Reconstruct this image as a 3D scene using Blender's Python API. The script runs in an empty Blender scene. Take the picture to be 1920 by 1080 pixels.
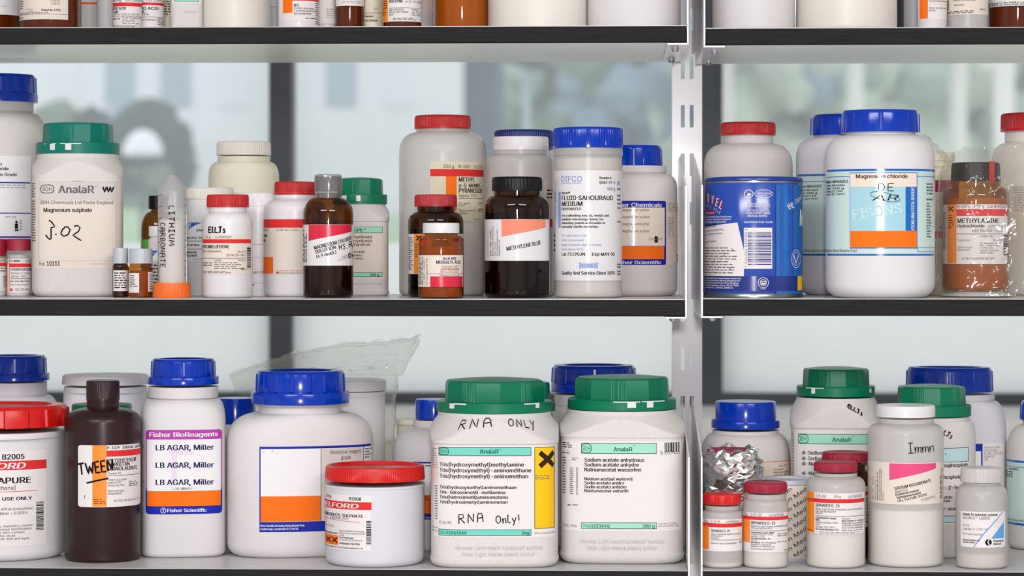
import bpy, bmesh, math, random
import numpy as np
from mathutils import Vector, noise
from mathutils.geometry import delaunay_2d_cdt
random.seed(7)
SC = bpy.context.scene
COL = SC.collection
PI = math.pi

# ------------------------------------------------------------------ camera
F = 4900.0                    # focal length in pixels of the 1920 px frame
HZ = 460.0                    # horizon row
EYE = 1.5                     # eye height, m
TH = math.atan(180.0 / F)     # the shelving is not quite square to the camera
ZC = 2.40 / math.cos(TH)      # distance to the front edge of the shelves
CT, ST = math.cos(TH), math.sin(TH)
cam_d = bpy.data.cameras.new('camera')
cam = bpy.data.objects.new('camera', cam_d); COL.objects.link(cam)
cam.location = (0, -ZC, EYE); cam.rotation_euler = (PI / 2, 0, TH)
cam_d.sensor_width = 36; cam_d.lens = F * 36 / 1920; cam_d.shift_y = -80.0 / 1920
cam_d.dof.use_dof = True; cam_d.dof.focus_distance = 2.46; cam_d.dof.aperture_fstop = 6.8
cam_d.clip_start = 0.05
SC.camera = cam

# ------------------------------------------------------------------ light
w = bpy.data.worlds.new('sky'); SC.world = w; w.use_nodes = True
bg = w.node_tree.nodes['Background']
bg.inputs['Color'].default_value = (0.93, 0.965, 1.0, 1); bg.inputs['Strength'].default_value = 1.6

def area(name, loc, aim, power, sx, sy, col):
    d = bpy.data.lights.new(name, 'AREA'); d.shape = 'RECTANGLE'; d.size = sx; d.size_y = sy
    d.energy = power; d.color = col
    o = bpy.data.objects.new(name, d); COL.objects.link(o); o.location = loc
    o.rotation_euler = (Vector(aim) - Vector(loc)).to_track_quat('-Z', 'Y').to_euler()
    return o
area('camera_flash', (0.03, -ZC - 0.05, EYE + 0.13), (0, 0, 1.45), 19, 0.10, 0.07, (1, 0.965, 0.99))
area('ceiling_lamp', (-1.1, -2.7, 2.64), (-1.1, -2.0, 0), 60, 1.5, 0.5, (1, 0.982, 1.0))
area('ceiling_lamp', (1.1, -2.7, 2.64), (1.1, -2.0, 0), 60, 1.5, 0.5, (1, 0.982, 1.0))

SC.view_settings.view_transform = 'Standard'; SC.view_settings.look = 'None'
SC.view_settings.exposure = -0.3; SC.view_settings.gamma = 1.0; SC.view_settings.use_curve_mapping = False
SC.cycles.max_bounces = 8; SC.cycles.transparent_max_bounces = 24
SC.cycles.caustics_reflective = False; SC.cycles.caustics_refractive = False
SC.cycles.use_denoising = True; SC.cycles.sample_clamp_indirect = 4.0

# ------------------------------------------------------------------ pixel -> place
def at(px, Y=0.0):
    """world X and camera depth of picture column px on the plane at distance Y behind the shelf edge"""
    dx = (px - 960) / F
    t = (Y + ZC) / (dx * ST + CT)
    return t * (dx * CT - ST), t
def zz(py, t): return EYE + (HZ - py) / F * t

# ------------------------------------------------------------------ materials
MAT = {}
def lin(h):
    h = h.lstrip('#'); o = []
    for i in (0, 2, 4):
        c = int(h[i:i + 2], 16) / 255
        o.append(c / 12.92 if c <= .04045 else ((c + .055) / 1.055) ** 2.4)
    return tuple(o) + (1,)
def newmat(n):
    m = bpy.data.materials.new(n); m.use_nodes = True; MAT[n] = m
    nt = m.node_tree
    return m, nt, nt.nodes['Principled BSDF'], nt.nodes['Material Output']
def P(n, h, rough=.4, metal=0, spec=.5, noise_=0, scale=60, bump=0):
    m, nt, b, out = newmat(n)
    c = lin(h)
    if n[:2] == 'l_' or n[:3] in ('pap', 'ink', 'pen'):
        if rough > .3: rough = max(rough, .62); spec = .22
        if n[:3] in ('ink', 'pen'): rough = .7; spec = .12
    b.inputs['Base Color'].default_value = c; b.inputs['Roughness'].default_value = rough
    b.inputs['Metallic'].default_value = metal; b.inputs['Specular IOR Level'].default_value = spec
    if noise_ or bump:
        tc = nt.nodes.new('ShaderNodeTexCoord'); nz = nt.nodes.new('ShaderNodeTexNoise')
        nz.inputs['Scale'].default_value = scale; nz.inputs['Detail'].default_value = 6
        nt.links.new(tc.outputs['Object'], nz.inputs['Vector'])
    if noise_:
        r = nt.nodes.new('ShaderNodeValToRGB'); e = r.color_ramp.elements
        e[0].position = .3; e[1].position = .65
        e[0].color = tuple(x * (1 - noise_) for x in c[:3]) + (1,); e[1].color = c
        nt.links.new(nz.outputs['Fac'], r.inputs['Fac']); nt.links.new(r.outputs['Color'], b.inputs['Base Color'])
    if bump:
        bn = nt.nodes.new('ShaderNodeBump'); bn.inputs['Strength'].default_value = bump; bn.inputs['Distance'].default_value = .001
        nt.links.new(nz.outputs['Fac'], bn.inputs['Height']); nt.links.new(bn.outputs['Normal'], b.inputs['Normal'])
    return m
def see(n, tint, rough=.03, veil=0.0, veilcol='#ffffff', ior=1.5, transl=0.0):
    """thin clear film or glass wall: transparent with a fresnel reflection, optionally milky"""
    m, nt, b, out = newmat(n); N = nt.nodes; Lk = nt.links
    N.remove(b)
    tr = N.new('ShaderNodeBsdfTransparent'); tr.inputs['Color'].default_value = tint
    gl = N.new('ShaderNodeBsdfGlossy'); gl.inputs['Roughness'].default_value = rough
    lw = N.new('ShaderNodeLayerWeight'); lw.inputs['Blend'].default_value = .5
    pw = N.new('ShaderNodeMath'); pw.operation = 'POWER'; pw.inputs[1].default_value = 4
    fr = N.new('ShaderNodeMath'); fr.operation = 'MULTIPLY_ADD'; f0 = ((ior - 1) / (ior + 1)) ** 2
    fr.inputs[1].default_value = .75 * (1 - f0); fr.inputs[2].default_value = f0
    Lk.new(lw.outputs['Facing'], pw.inputs[0]); Lk.new(pw.outputs[0], fr.inputs[0])
    cur = tr
    if veil:
        df = N.new('ShaderNodeBsdfDiffuse'); df.inputs['Color'].default_value = lin(veilcol)
        mx = N.new('ShaderNodeMixShader'); mx.inputs[0].default_value = veil
        v = df
        if transl:
            tl = N.new('ShaderNodeBsdfTranslucent'); tl.inputs['Color'].default_value = lin(veilcol)
            m2 = N.new('ShaderNodeMixShader'); m2.inputs[0].default_value = transl
            Lk.new(df.outputs[0], m2.inputs[1]); Lk.new(tl.outputs[0], m2.inputs[2]); v = m2
        Lk.new(tr.outputs[0], mx.inputs[1]); Lk.new(v.outputs[0], mx.inputs[2]); cur = mx
    m3 = N.new('ShaderNodeMixShader')
    Lk.new(fr.outputs[0], m3.inputs[0]); Lk.new(cur.outputs[0], m3.inputs[1]); Lk.new(gl.outputs[0], m3.inputs[2])
    Lk.new(m3.outputs[0], out.inputs['Surface'])
    return m

P('white', '#dbd7d6', .45, spec=.3, noise_=.04, scale=25)
P('white_gloss', '#e0dcdd', .3, spec=.35)
P('white_back', '#f2f0f4', .42, spec=.3); P('white_cold', '#d6d4d9', .42, spec=.3, noise_=.04, scale=30)
P('dusty', '#d8d3cf', .55, spec=.2, noise_=.05, scale=260)
P('cream_plastic', '#e0dbc4', .42, noise_=.05, scale=20)
P('offwhite', '#e2dcd2', .4, noise_=.05, scale=20)
P('powder', '#f2ece6', .9); P('powder_tan', '#d8b890', .9); P('powder_brown', '#b98a58', .9); P('liquid_dark', '#2c1a0d', .4)
P('blue', '#0236ac', .16, spec=.38); P('blue_dark', '#142a72', .4); P('red', '#b92221', .38, spec=.35); P('red_bright', '#cd1712', .3, spec=.4)
P('maroon', '#9a1a34', .4, spec=.35); P('crimson', '#b0262c', .4); P('green', '#007250', .36, spec=.3); P('teal', '#007463', .38, spec=.3)
P('orange_cap', '#ee6d1c', .4); P('black_cap', '#0f1012', .38, spec=.25); P('brown_plastic', '#2c1819', .3, spec=.3); P('grey_cap', '#b9bcc4', .35)
P('grey_plastic', '#3e3e40', .45)
P('paper', '#e3dedb', .42); P('paper_white', '#e8e6e6', .36); P('paper_cream', '#e0d5c8', .45); P('paper_yellow', '#dcd3b8', .45)
P('paper_gloss', '#e2dfde', .13); P('paper_grey', '#cfc9c4', .45); P('paper_mint', '#c3d8d2', .13); P('paper_peach', '#e6d8c8', .14)
P('ink', '#1e1a1c', .5); P('ink_brown', '#33241d', .5); P('ink_grey', '#6d6664', .5); P('ink_pale', '#a59e9a', .5); P('pen', '#141114', .45)
P('ink_faint', '#cdc9c8', .5); P('ink_blue', '#6a86c8', .45); P('ink_navy', '#1b1f5c', .5); P('ink_red', '#b3202a', .5); P('ink_palegrey', '#bdb7b3', .5)
P('l_red', '#d92f30', .36); P('l_orange', '#f4700b', .38); P('l_orange2', '#f88a1c', .3); P('l_pink', '#e04f80', .4); P('l_crimson', '#d6213e', .26)
P('l_salmon', '#ee8c70', .4); P('l_blue', '#1428a0', .34); P('l_fisons', '#0f66b8', .13); P('l_sky', '#a3cdd8', .13); P('l_mint', '#9fdcc0', .38)
P('l_teal', '#72cdb8', .36); P('l_tealink', '#0e6a58', .45); P('l_yellow', '#f5bf12', .36); P('l_purple', '#b43ea6', .4); P('l_lilac', '#e2d5e2', .42)
P('l_green', '#62c23a', .45); P('l_lightblue', '#7e9fd8', .4); P('l_skyblue', '#5f9fd8', .4); P('l_aqua', '#bcdcdc', .4); P('l_maroon', '#b02040', .4); P('l_navy2', '#101d78', .25)
P('tin_blue', '#1c47a6', .17, spec=.7); P('tin_lid', '#123a8e', .22); P('tin_mid', '#1769b4', .17, spec=.7); P('tin_dark', '#0d2a80', .18, spec=.7)
P('metal', '#b9b9b9', .25, 1); P('steel', '#8c8d8f', .3, 1); P('foil', '#f2f2f2', .2, 1)
P('paint', '#f2eef0', .22); P('gray_laminate', '#cdcdcb', .3, noise_=.08, scale=40)
P('under', '#eef0e4', .26, spec=.6, noise_=.04, scale=15)
P('frame', '#3a4045', .5); P('sill', '#e6e6e2', .5); P('wall', '#dfe2d6', .8); P('floor', '#d0cfcd', .6, noise_=.1, scale=8); P('room_wall', '#e1e0e0', .85)
see('amber', (.45, .235, .055, 1)); see('amber_dark', (.30, .17, .07, 1)); see('amber_pale', (.72, .405, .09, 1))
see('natural', (.95, .95, .95, 1), .3, .66, '#f3efea', 1.4, .35)
see('natural_dim', (.9, .9, .88, 1), .3, .64, '#e2deda', 1.4, .3)
see('tube', (.95, .95, .95, 1), .12, .42, '#dcdad8', 1.45, .3)
see('bag', (.99, .99, .975, 1), .12, .09, '#fbf9ee', 1.6, .85)
see('bag_milky', (.98, .98, .96, 1), .12, .28, '#fbf4e0', 1.6, .75)
see('parafilm', (.8, .8, .8, 1), .16, .35, '#b8b6b4', 1.6, .2)
see('glass', (.95, .97, .99, 1), .02, .30, '#eef4f6', 1.45, .9)

def shelfedge():
    m, nt, b, out = newmat('black_edge'); N = nt.nodes
    tc = N.new('ShaderNodeTexCoord'); mp = N.new('ShaderNodeMapping'); mp.inputs['Scale'].default_value = (6, 6, 900)
    nz = N.new('ShaderNodeTexNoise'); nz.inputs['Scale'].default_value = 3; nz.inputs['Detail'].default_value = 8
    r = N.new('ShaderNodeValToRGB'); r.color_ramp.elements[0].color = lin('#161516'); r.color_ramp.elements[1].color = lin('#302f2e')
    r.color_ramp.elements[0].position = .3; r.color_ramp.elements[1].position = .75
    nt.links.new(tc.outputs['Object'], mp.inputs['Vector']); nt.links.new(mp.outputs[0], nz.inputs['Vector'])
    nt.links.new(nz.outputs['Fac'], r.inputs['Fac']); nt.links.new(r.outputs['Color'], b.inputs['Base Color'])
    b.inputs['Roughness'].default_value = .7; b.inputs['Specular IOR Level'].default_value = .12
shelfedge()
def frosted():
    m, nt, b, out = newmat('frosted'); N = nt.nodes; N.remove(b)
    tl = N.new('ShaderNodeBsdfTranslucent'); df = N.new('ShaderNodeBsdfDiffuse'); mx = N.new('ShaderNodeMixShader')
    tc = N.new('ShaderNodeTexCoord'); nz = N.new('ShaderNodeTexNoise'); nz.inputs['Scale'].default_value = 9; nz.inputs['Detail'].default_value = 3
    r = N.new('ShaderNodeValToRGB'); r.color_ramp.elements[0].color = (.84, .86, .85, 1); r.color_ramp.elements[1].color = (.95, .96, .95, 1)
    nt.links.new(tc.outputs['Object'], nz.inputs['Vector']); nt.links.new(nz.outputs['Fac'], r.inputs['Fac'])
    nt.links.new(r.outputs['Color'], tl.inputs['Color']); df.inputs['Color'].default_value = (.8, .84, .84, 1)
    mx.inputs[0].default_value = .82
    nt.links.new(df.outputs[0], mx.inputs[1]); nt.links.new(tl.outputs[0], mx.inputs[2]); nt.links.new(mx.outputs[0], out.inputs['Surface'])
frosted()
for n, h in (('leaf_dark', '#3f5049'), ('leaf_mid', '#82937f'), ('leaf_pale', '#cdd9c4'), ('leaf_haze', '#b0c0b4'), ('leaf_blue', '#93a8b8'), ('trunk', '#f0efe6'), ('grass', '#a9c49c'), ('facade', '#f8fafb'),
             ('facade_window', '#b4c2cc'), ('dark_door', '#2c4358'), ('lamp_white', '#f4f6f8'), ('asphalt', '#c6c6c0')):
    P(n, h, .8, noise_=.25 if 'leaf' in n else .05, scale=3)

# ------------------------------------------------------------------ mesh helpers
def obj(name, verts, faces, mats, parent=None, mi=None, smooth=True, sharp=35):
    me = bpy.data.meshes.new(name); me.from_pydata(verts, [], faces)
    for m in (mats if isinstance(mats, (list, tuple)) else [mats]): me.materials.append(MAT[m])
    if mi: me.polygons.foreach_set('material_index', mi)
    if smooth:
        me.polygons.foreach_set('use_smooth', [True] * len(me.polygons))
        if sharp: me.set_sharp_from_angle(angle=math.radians(sharp))
    me.update()
    o = bpy.data.objects.new(name, me); COL.objects.link(o)
    if parent: o.parent = parent
    return o
def tag(o, label, cat=None, group=None, kind=None):
    if label: o['label'] = label
    if cat: o['category'] = cat
    if group: o['group'] = group
    if kind: o['kind'] = kind
    return o
def empty(name, loc, rz=0):
    o = bpy.data.objects.new(name, None); o.empty_display_size = .02; COL.objects.link(o)
    o.location = loc; o.rotation_euler = (0, 0, rz); return o
class MB:
    def __init__(s): s.v = []; s.f = []; s.m = []
    def poly(s, pts, m=0):
        k = len(s.v); s.v += [tuple(p) for p in pts]; s.f.append(tuple(range(k, k + len(pts)))); s.m.append(m)
    def box(s, x0, x1, y0, y1, z0, z1, m=0):
        k = len(s.v)
        s.v += [(x0, y0, z0), (x1, y0, z0), (x1, y1, z0), (x0, y1, z0), (x0, y0, z1), (x1, y0, z1), (x1, y1, z1), (x0, y1, z1)]
        for q in ((3, 2, 1, 0), (4, 5, 6, 7), (0, 1, 5, 4), (1, 2, 6, 5), (2, 3, 7, 6), (3, 0, 4, 7)):
            s.f.append(tuple(k + i for i in q)); s.m.append(m)
    def build(s, name, mats, parent=None, smooth=False, sharp=30):
        return obj(name, s.v, s.f, mats, parent, s.m, smooth, sharp)
def pol(phi, a, b, n):
    """superellipse point; phi = 0 is the front (-y), growing to the right (+x)"""
    sx, cy = math.sin(phi), math.cos(phi)
    r = (abs(sx / a) ** n + abs(cy / b) ** n) ** (-1.0 / n)
    return r * sx, -r * cy
def lathe(name, rings, mat, parent, seg=64, rf=None, sharp=35, mi=None):
    """rings: (z, a, b, n) from the bottom up; rf(phi, ring index) scales the radius"""
    v = []; f = []
    for i, ring_ in enumerate(rings):
        z, a, b, n = ring_[:4]
        for k in range(seg):
            ph = 2 * PI * k / seg
            x, y = pol(ph, max(a, 1e-5), max(b, 1e-5), n)
            q = rf(ph, i) if rf else 1
            if len(ring_) > 4: q *= min(1, ring_[4] / math.hypot(x, y))
            v.append((x * q, y * q, z))
    for i in range(len(rings) - 1):
        for k in range(seg):
            k2 = (k + 1) % seg
            f.append((i * seg + k, i * seg + k2, (i + 1) * seg + k2, (i + 1) * seg + k))
    f.append(tuple(reversed(range(seg)))); f.append(tuple(range((len(rings) - 1) * seg, len(rings) * seg)))
    return obj(name, v, f, mat, parent, None, True, sharp)

# ------------------------------------------------------------------ writing
FONT = {}
try:                      # the grotesque that ships with Blender, else its built-in face
    FACE = bpy.data.fonts.load(bpy.utils.resource_path('LOCAL') + '/datafiles/fonts/Inter.woff2')
except Exception:
    FACE = None
def glyphs(s, bold=0):
    key = (s, bold)
    if key not in FONT:
        c = bpy.data.curves.new('t', 'FONT'); c.body = s; c.size = 1; c.resolution_u = 2; c.fill_mode = 'NONE'
        if FACE: c.font = FACE
        o = bpy.data.objects.new('t', c)
        me = bpy.data.meshes.new_from_object(o)
        V = [Vector(v.co[:2]) for v in me.vertices]; E = [tuple(e.vertices) for e in me.edges]
        bpy.data.objects.remove(o); bpy.data.curves.remove(c); bpy.data.meshes.remove(me)
        if not V: FONT[key] = ([], []); return FONT[key]
        # fill the outlines: triangulate, keep the triangles an odd number of outlines enclose
        vs, es, fs = delaunay_2d_cdt(V, E, [], 0, 1e-5)[:3]
        ea = np.array([V[p][:] for p, q in E]); eb = np.array([V[q][:] for p, q in E])
        P2 = np.array([v[:] for v in vs]); tri = np.array([f[:3] for f in fs]); cen = P2[tri].mean(axis=1) + 1.3e-6
        keep = np.zeros(len(tri), bool)
        for j in range(0, len(tri), 400):
            x, y = cen[j:j + 400, :1], cen[j:j + 400, 1:]
            up = (ea[:, 1] > y) != (eb[:, 1] > y)
            with np.errstate(divide='ignore', invalid='ignore'):
                xi = ea[:, 0] + (y - ea[:, 1]) * (eb[:, 0] - ea[:, 0]) / (eb[:, 1] - ea[:, 1])
            keep[j:j + 400] = ((up & (xi > x)).sum(axis=1) % 2) == 1
        vs = [(float(p[0]), float(p[1])) for p in P2]; fs = [tuple(int(q) for q in t) for t in tri[keep]]
        if bold:          # heavier strokes: the letters laid down again a hair to each side
            n = len(vs); d = .026
            vs = [(x - d, y) for x, y in vs] + [(x + d, y) for x, y in vs]; fs = fs + [tuple(a + n for a in f) for f in fs]
        FONT[key] = (vs, fs)
    return FONT[key]
_h = glyphs('H'); CAPH = max(v[1] for v in _h[0])
HAND = {
 'R': [[(0, 0), (.06, 1), (.5, .95), (.52, .62), (.05, .5)], [(.2, .5), (.62, 0)]], 'N': [[(0, 0), (.06, 1), (.55, .08), (.62, 1)]],
 'A': [[(0, 0), (.05, .75), (.2, .97), (.42, .97), (.56, .75), (.6, 0)], [(.1, .45), (.52, .5)]], 'O': [[(.3, 1), (.05, .75), (.02, .3), (.25, 0), (.52, .25), (.55, .75), (.3, 1)]],
 'L': [[(.05, 1), (0, .05), (.5, 0)]], 'Y': [[(0, 1), (.28, .5)], [(.6, 1), (.25, .3), (0, -.3)]], 'E': [[(.5, 1), (.02, .97), (0, .02), (.5, 0)], [(.02, .5), (.42, .52)]],
 'e': [[(0, .5), (.5, .6), (.4, .95), (.1, .85), (0, .4), (.15, .05), (.5, .08)]], 'l': [[(.05, 1.05), (0, .1), (.3, 0)]], 'J': [[(0, 1), (.6, 1.0)], [(.3, 1), (.3, .1), (-.05, 0)]],
 'S': [[(.5, .9), (.2, 1), (.05, .75), (.45, .4), (.4, .08), (0, .02)]], 's': [[(.4, .6), (.15, .65), (.1, .45), (.4, .25), (.3, 0), (0, .02)]], 'T': [[(0, .95), (.65, 1)], [(.32, .98), (.28, 0)]],
 'W': [[(0, 1), (.2, 0), (.42, .7), (.62, 0), (.85, 1)]], 'D': [[(.05, 1), (0, 0), (.4, .1), (.55, .5), (.4, .95), (.02, 1)]], '0': [[(.3, .7), (.05, .5), (.02, .2), (.25, 0), (.52, .2), (.5, .6), (.25, .68)]],
 '2': [[(.05, .9), (.3, 1), (.5, .8), (.1, .4), (.6, -.05)]], '3': [[(.15, 1.3), (.55, .9), (.3, .75), (.3, 0), (.1, .0), (-.05, .2)]], '.': [[(.1, .12), (.2, .1)]], 'H': [[(0, 1), (.02, 0)], [(.5, 1), (.52, 0)], [(.02, .5), (.5, .5)]],
 'I': [[(.2, 1), (.25, 0)], [(0, 1), (.45, 1.02)], [(0, 0), (.5, .02)]], 'U': [[(0, 1), (.02, .2), (.25, 0), (.5, .2), (.55, 1)]], 'M': [[(0, 0), (.08, 1), (.35, .3), (.62, 1), (.7, 0)]],
 'C': [[(.5, .9), (.2, 1), (.02, .6), (.05, .15), (.3, 0), (.5, .1)]], 'B': [[(0, 0), (.02, 1), (.4, .9), (.35, .6), (.05, .52), (.5, .4), (.45, .08), (0, 0)]],
 'm': [[(0, .6), (.05, 0), (.08, .5), (.28, .6), (.3, 0), (.34, .5), (.52, .58), (.56, 0)]], 'u': [[(0, .6), (.05, .05), (.3, .05), (.38, .6), (.42, 0)]], 'n': [[(0, .6), (.05, 0), (.08, .5), (.35, .62), (.4, 0)]], '4': [[(0, 1), (.05, .45), (.5, .5)], [(.45, 1), (.4, -.1)]],
 'y': [[(0, .6), (.2, .15)], [(.45, .65), (.1, -.35)]], 't': [[(.2, .9), (.2, .1), (.4, 0)], [(0, .6), (.4, .62)]], '!': [[(.1, 1), (.12, .25)], [(.12, .05), (.14, 0)]], ' ': []}

class Lab:
    """a paper label, its print and any pen marks, laid on the side of one container"""
    def __init__(s, it, name='label'):
        s.it = it; s.name = name; s.mb = MB(); s.mats = []; s.clip = None
    def mi(s, m):
        if m not in s.mats: s.mats.append(m)
        return s.mats.index(m)
    def ux(s, px): return s.it.u_of_x((px - s.it.cx) * s.it.sf)
    def zy(s, py): return s.it.zf(py)
    def r(s, x0, x1, y0, y1, m, k=0): return s.q(x0, x1, y0, y0, y1, y1, m, k)
    def q(s, x0, x1, yt0, yt1, yb0, yb1, m, k=0):
        u0, u1 = s.ux(x0), s.ux(x1); i = s.mi(m); off = .00022 + .00012 * k
        nu = max(1, int((u1 - u0) / .0025)); zt0, zt1, zb0, zb1 = (s.zy(y) for y in (yt0, yt1, yb0, yb1))
        nv = max(1, int((zt0 - zb0) / .008))
        g = [[s.it.surf(u0 + (u1 - u0) * a / nu, (zb0 + (zb1 - zb0) * a / nu) * (1 - b / nv) + (zt0 + (zt1 - zt0) * a / nu) * b / nv, off) for a in range(nu + 1)] for b in range(nv + 1)]
        k0 = len(s.mb.v)
        for row in g: s.mb.v += row
        for b in range(nv):
            for a in range(nu):
                p = k0 + b * (nu + 1) + a
                s.mb.f.append((p, p + 1, p + nu + 2, p + nu + 1)); s.mb.m.append(i)
        return s
    def rr(s, x0, x1, y0, y1, m, k=0, rad=5):
        """patch with rounded corners"""
        pts = []
        for cx, cy, a0 in ((x1 - rad, y0 + rad, -90), (x1 - rad, y1 - rad, 0), (x0 + rad, y1 - rad, 90), (x0 + rad, y0 + rad, 180)):
            for j in range(4):
                q = math.radians(a0 + 30 * j); pts.append((cx + rad * math.cos(q), cy + rad * math.sin(q)))
        pts = [(round(x, 3), round(y, 3)) for x, y in pts]
        return s.poly(pts, m, k)
    def frame(s, x0, x1, y0, y1, m, wd=1.2, k=1):
        s.r(x0, x1, y0, y0 + wd, m, k); s.r(x0, x1, y1 - wd, y1, m, k); s.r(x0, x0 + wd, y0, y1, m, k); return s.r(x1 - wd, x1, y0, y1, m, k)
    def _uv(s, pts, faces, m, k):
        i = s.mi(m); off = .00022 + .00012 * k; k0 = len(s.mb.v)
        s.mb.v += [s.it.surf(u, z, off) for u, z in pts]
        for f in faces:
            if s.clip and not all(s.clip[0] < pts[a][1] < s.clip[1] for a in f): continue
            s.mb.f.append(tuple(k0 + a for a in f)); s.mb.m.append(i)
    def t(s, txt, x0, x1, yb, h, m='ink', b=0, sh=0, rot=0, k=2, ln=None):
        """text from x0 to x1 (or of length ln px), baseline row yb, capital height h px, turned by rot degrees"""
        vs, fs = glyphs(txt, b)
        if not vs: return s
        xa = min(v[0] for v in vs); xb = max(v[0] for v in vs)
        sy = h / CAPH * s.it.sf; u0 = s.ux(x0); z0 = s.zy(yb)
        if ln: sx = ln * s.it.sf / (xb - xa)
        elif x1 is None: sx = sy
        else: sx = (s.ux(x1) - u0) / (xb - xa)
        c, d = math.cos(math.radians(rot)), math.sin(math.radians(rot))
        pts = []
        for x, y in vs:
            p = (x - xa) * sx + y * sh * sy; q = y * sy
            pts.append((u0 + p * c - q * d, z0 + p * d + q * c))
        s._uv(pts, fs, m, k); return s
    def g(s, x0, x1, y0, y1, n, m='ink_grey', hr=.4, k=2, vert=False, seed=None):
        """rows of print too small to read, as word-length strokes"""
        rnd = random.Random(seed if seed is not None else int(x0 * 7 + y0))
        if vert:
            p = (x1 - x0) / n
            for j in range(n):
                y = y1; end = y0 + (y1 - y0) * rnd.random() * .35
                while y > end:
                    wl = rnd.uniform(4, 11); s.r(x0 + j * p, x0 + j * p + p * hr, max(y - wl, y0), y, m, k); y -= wl + 2
            return s
        p = (y1 - y0) / n
        for j in range(n):
            x = x0; end = x1 - (x1 - x0) * rnd.random() * .35
            while x < end:
                wl = rnd.uniform(4, 11); s.r(x, min(x + wl, x1), y0 + j * p, y0 + j * p + p * hr, m, k); x += wl + 2
        return s
    def bars(s, x0, x1, y0, y1, horiz=True, m='ink', k=2):
        rnd = random.Random(int(x0 + y1)); a, e = (y0, y1) if horiz else (x0, x1)
        while a < e - 1:
            wd = rnd.choice((.8, 1, 1.6, 2.2)) * (1 if horiz else 1)
            if horiz: s.r(x0, x1, a, min(a + wd, e), m, k)
            else: s.r(a, min(a + wd, e), y0, y1, m, k)
            a += wd + rnd.choice((.8, 1.1, 1.6))
        return s
    def line(s, pts, wd, m='pen', k=3):
        """a pen stroke through picture points"""
        uz = [(s.ux(x), s.zy(y)) for x, y in pts]; hw = wd * s.it.sf / 2
        P2 = []
        for j in range(len(uz) - 1):
            d = math.dist(uz[j], uz[j + 1]); nn = max(1, int(d / .002))
            for q in range(nn): P2.append((uz[j][0] + (uz[j + 1][0] - uz[j][0]) * q / nn, uz[j][1] + (uz[j + 1][1] - uz[j][1]) * q / nn))
        P2.append(uz[-1]); pts2 = []; fc = []
        for j, (u, z) in enumerate(P2):
            p0 = P2[max(j - 1, 0)]; p1 = P2[min(j + 1, len(P2) - 1)]
            dx, dz = p1[0] - p0[0], p1[1] - p0[1]; l = math.hypot(dx, dz) or 1
            pts2 += [(u - dz / l * hw, z + dx / l * hw), (u + dz / l * hw, z - dx / l * hw)]
            if j: fc.append((2 * j - 2, 2 * j - 1, 2 * j + 1, 2 * j))
        s._uv(pts2, fc, m, k); return s
    def hand(s, txt, x0, x1, yb, h, wd=2, m='pen', rot=0, k=3, gap=.28, slope=0):
        """handwriting; x1 - x0 is its length along the writing direction"""
        tot = sum((max([p[0] for st in HAND[c] for p in st] or [.35]) + gap) for c in txt) - gap
        sx = (x1 - x0) / tot; pos = 0; c_, d_ = math.cos(math.radians(rot)), math.sin(math.radians(rot))
        for c in txt:
            for st in HAND[c]:
                pl = []
                for p in st:
                    a = (pos + p[0]) * sx; e = p[1] * h + slope * a
                    pl.append((x0 + a * c_ - e * d_, yb - (a * d_ + e * c_)))
                s.line(pl, wd, m, k)
            pos += max([p[0] for st in HAND[c] for p in st] or [.35]) + gap
        return s
    def cross(s, cx, cy, r, wd, m='ink', k=3):
        s.line([(cx - r, cy - r), (cx + r, cy + r)], wd, m, k); return s.line([(cx - r, cy + r), (cx + r, cy - r)], wd, m, k + 1)
    def ring(s, cx, cy, rx, ry, wd, m='ink', k=3, n=20, tilt=0):
        c, d = math.cos(math.radians(tilt)), math.sin(math.radians(tilt))
        pl = []
        for j in range(n + 1):
            a = 2 * PI * j / n; x, y = rx * math.cos(a), ry * math.sin(a)
            pl.append((cx + x * c - y * d, cy + x * d + y * c))
        return s.line(pl, wd, m, k)
    def disc(s, cx, cy, rx, ry, m, k=2, n=20):
        pts = [(s.ux(cx), s.zy(cy))] + [(s.ux(cx + rx * math.cos(2 * PI * j / n)), s.zy(cy + ry * math.sin(2 * PI * j / n))) for j in range(n)]
        s._uv(pts, [(0, 1 + (j + 1) % n, 1 + j) for j in range(n)], m, k); return s
    def poly(s, pts, m, k=1):
        """convex patch, cut in upright strips so that it follows the curve"""
        xs_ = sorted({p[0] for p in pts}); cuts = []
        for a, b in zip(xs_, xs_[1:]):
            n = max(1, int((b - a) / 5)); cuts += [a + (b - a) * j / n for j in range(n)]
        cuts.append(xs_[-1]); rows = []
        for x in cuts:
            ys = []
            for j in range(len(pts)):
                (xa, ya), (xb, yb) = pts[j], pts[(j + 1) % len(pts)]
                if xa == xb == x: ys += [ya, yb]
                elif min(xa, xb) <= x <= max(xa, xb) and xa != xb: ys.append(ya + (yb - ya) * (x - xa) / (xb - xa))
            rows.append((x, min(ys), max(ys)))
        V = []
        for x, ya, yb in rows: V += [(s.ux(x), s.zy(ya)), (s.ux(x), s.zy(yb))]
        s._uv(V, [(2 * j - 2, 2 * j - 1, 2 * j + 1, 2 * j) for j in range(1, len(rows))], m, k); return s
    def done(s):
        return obj(s.name, s.mb.v, s.mb.f, s.mats, s.it.root, s.mb.m, True, 0)

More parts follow.
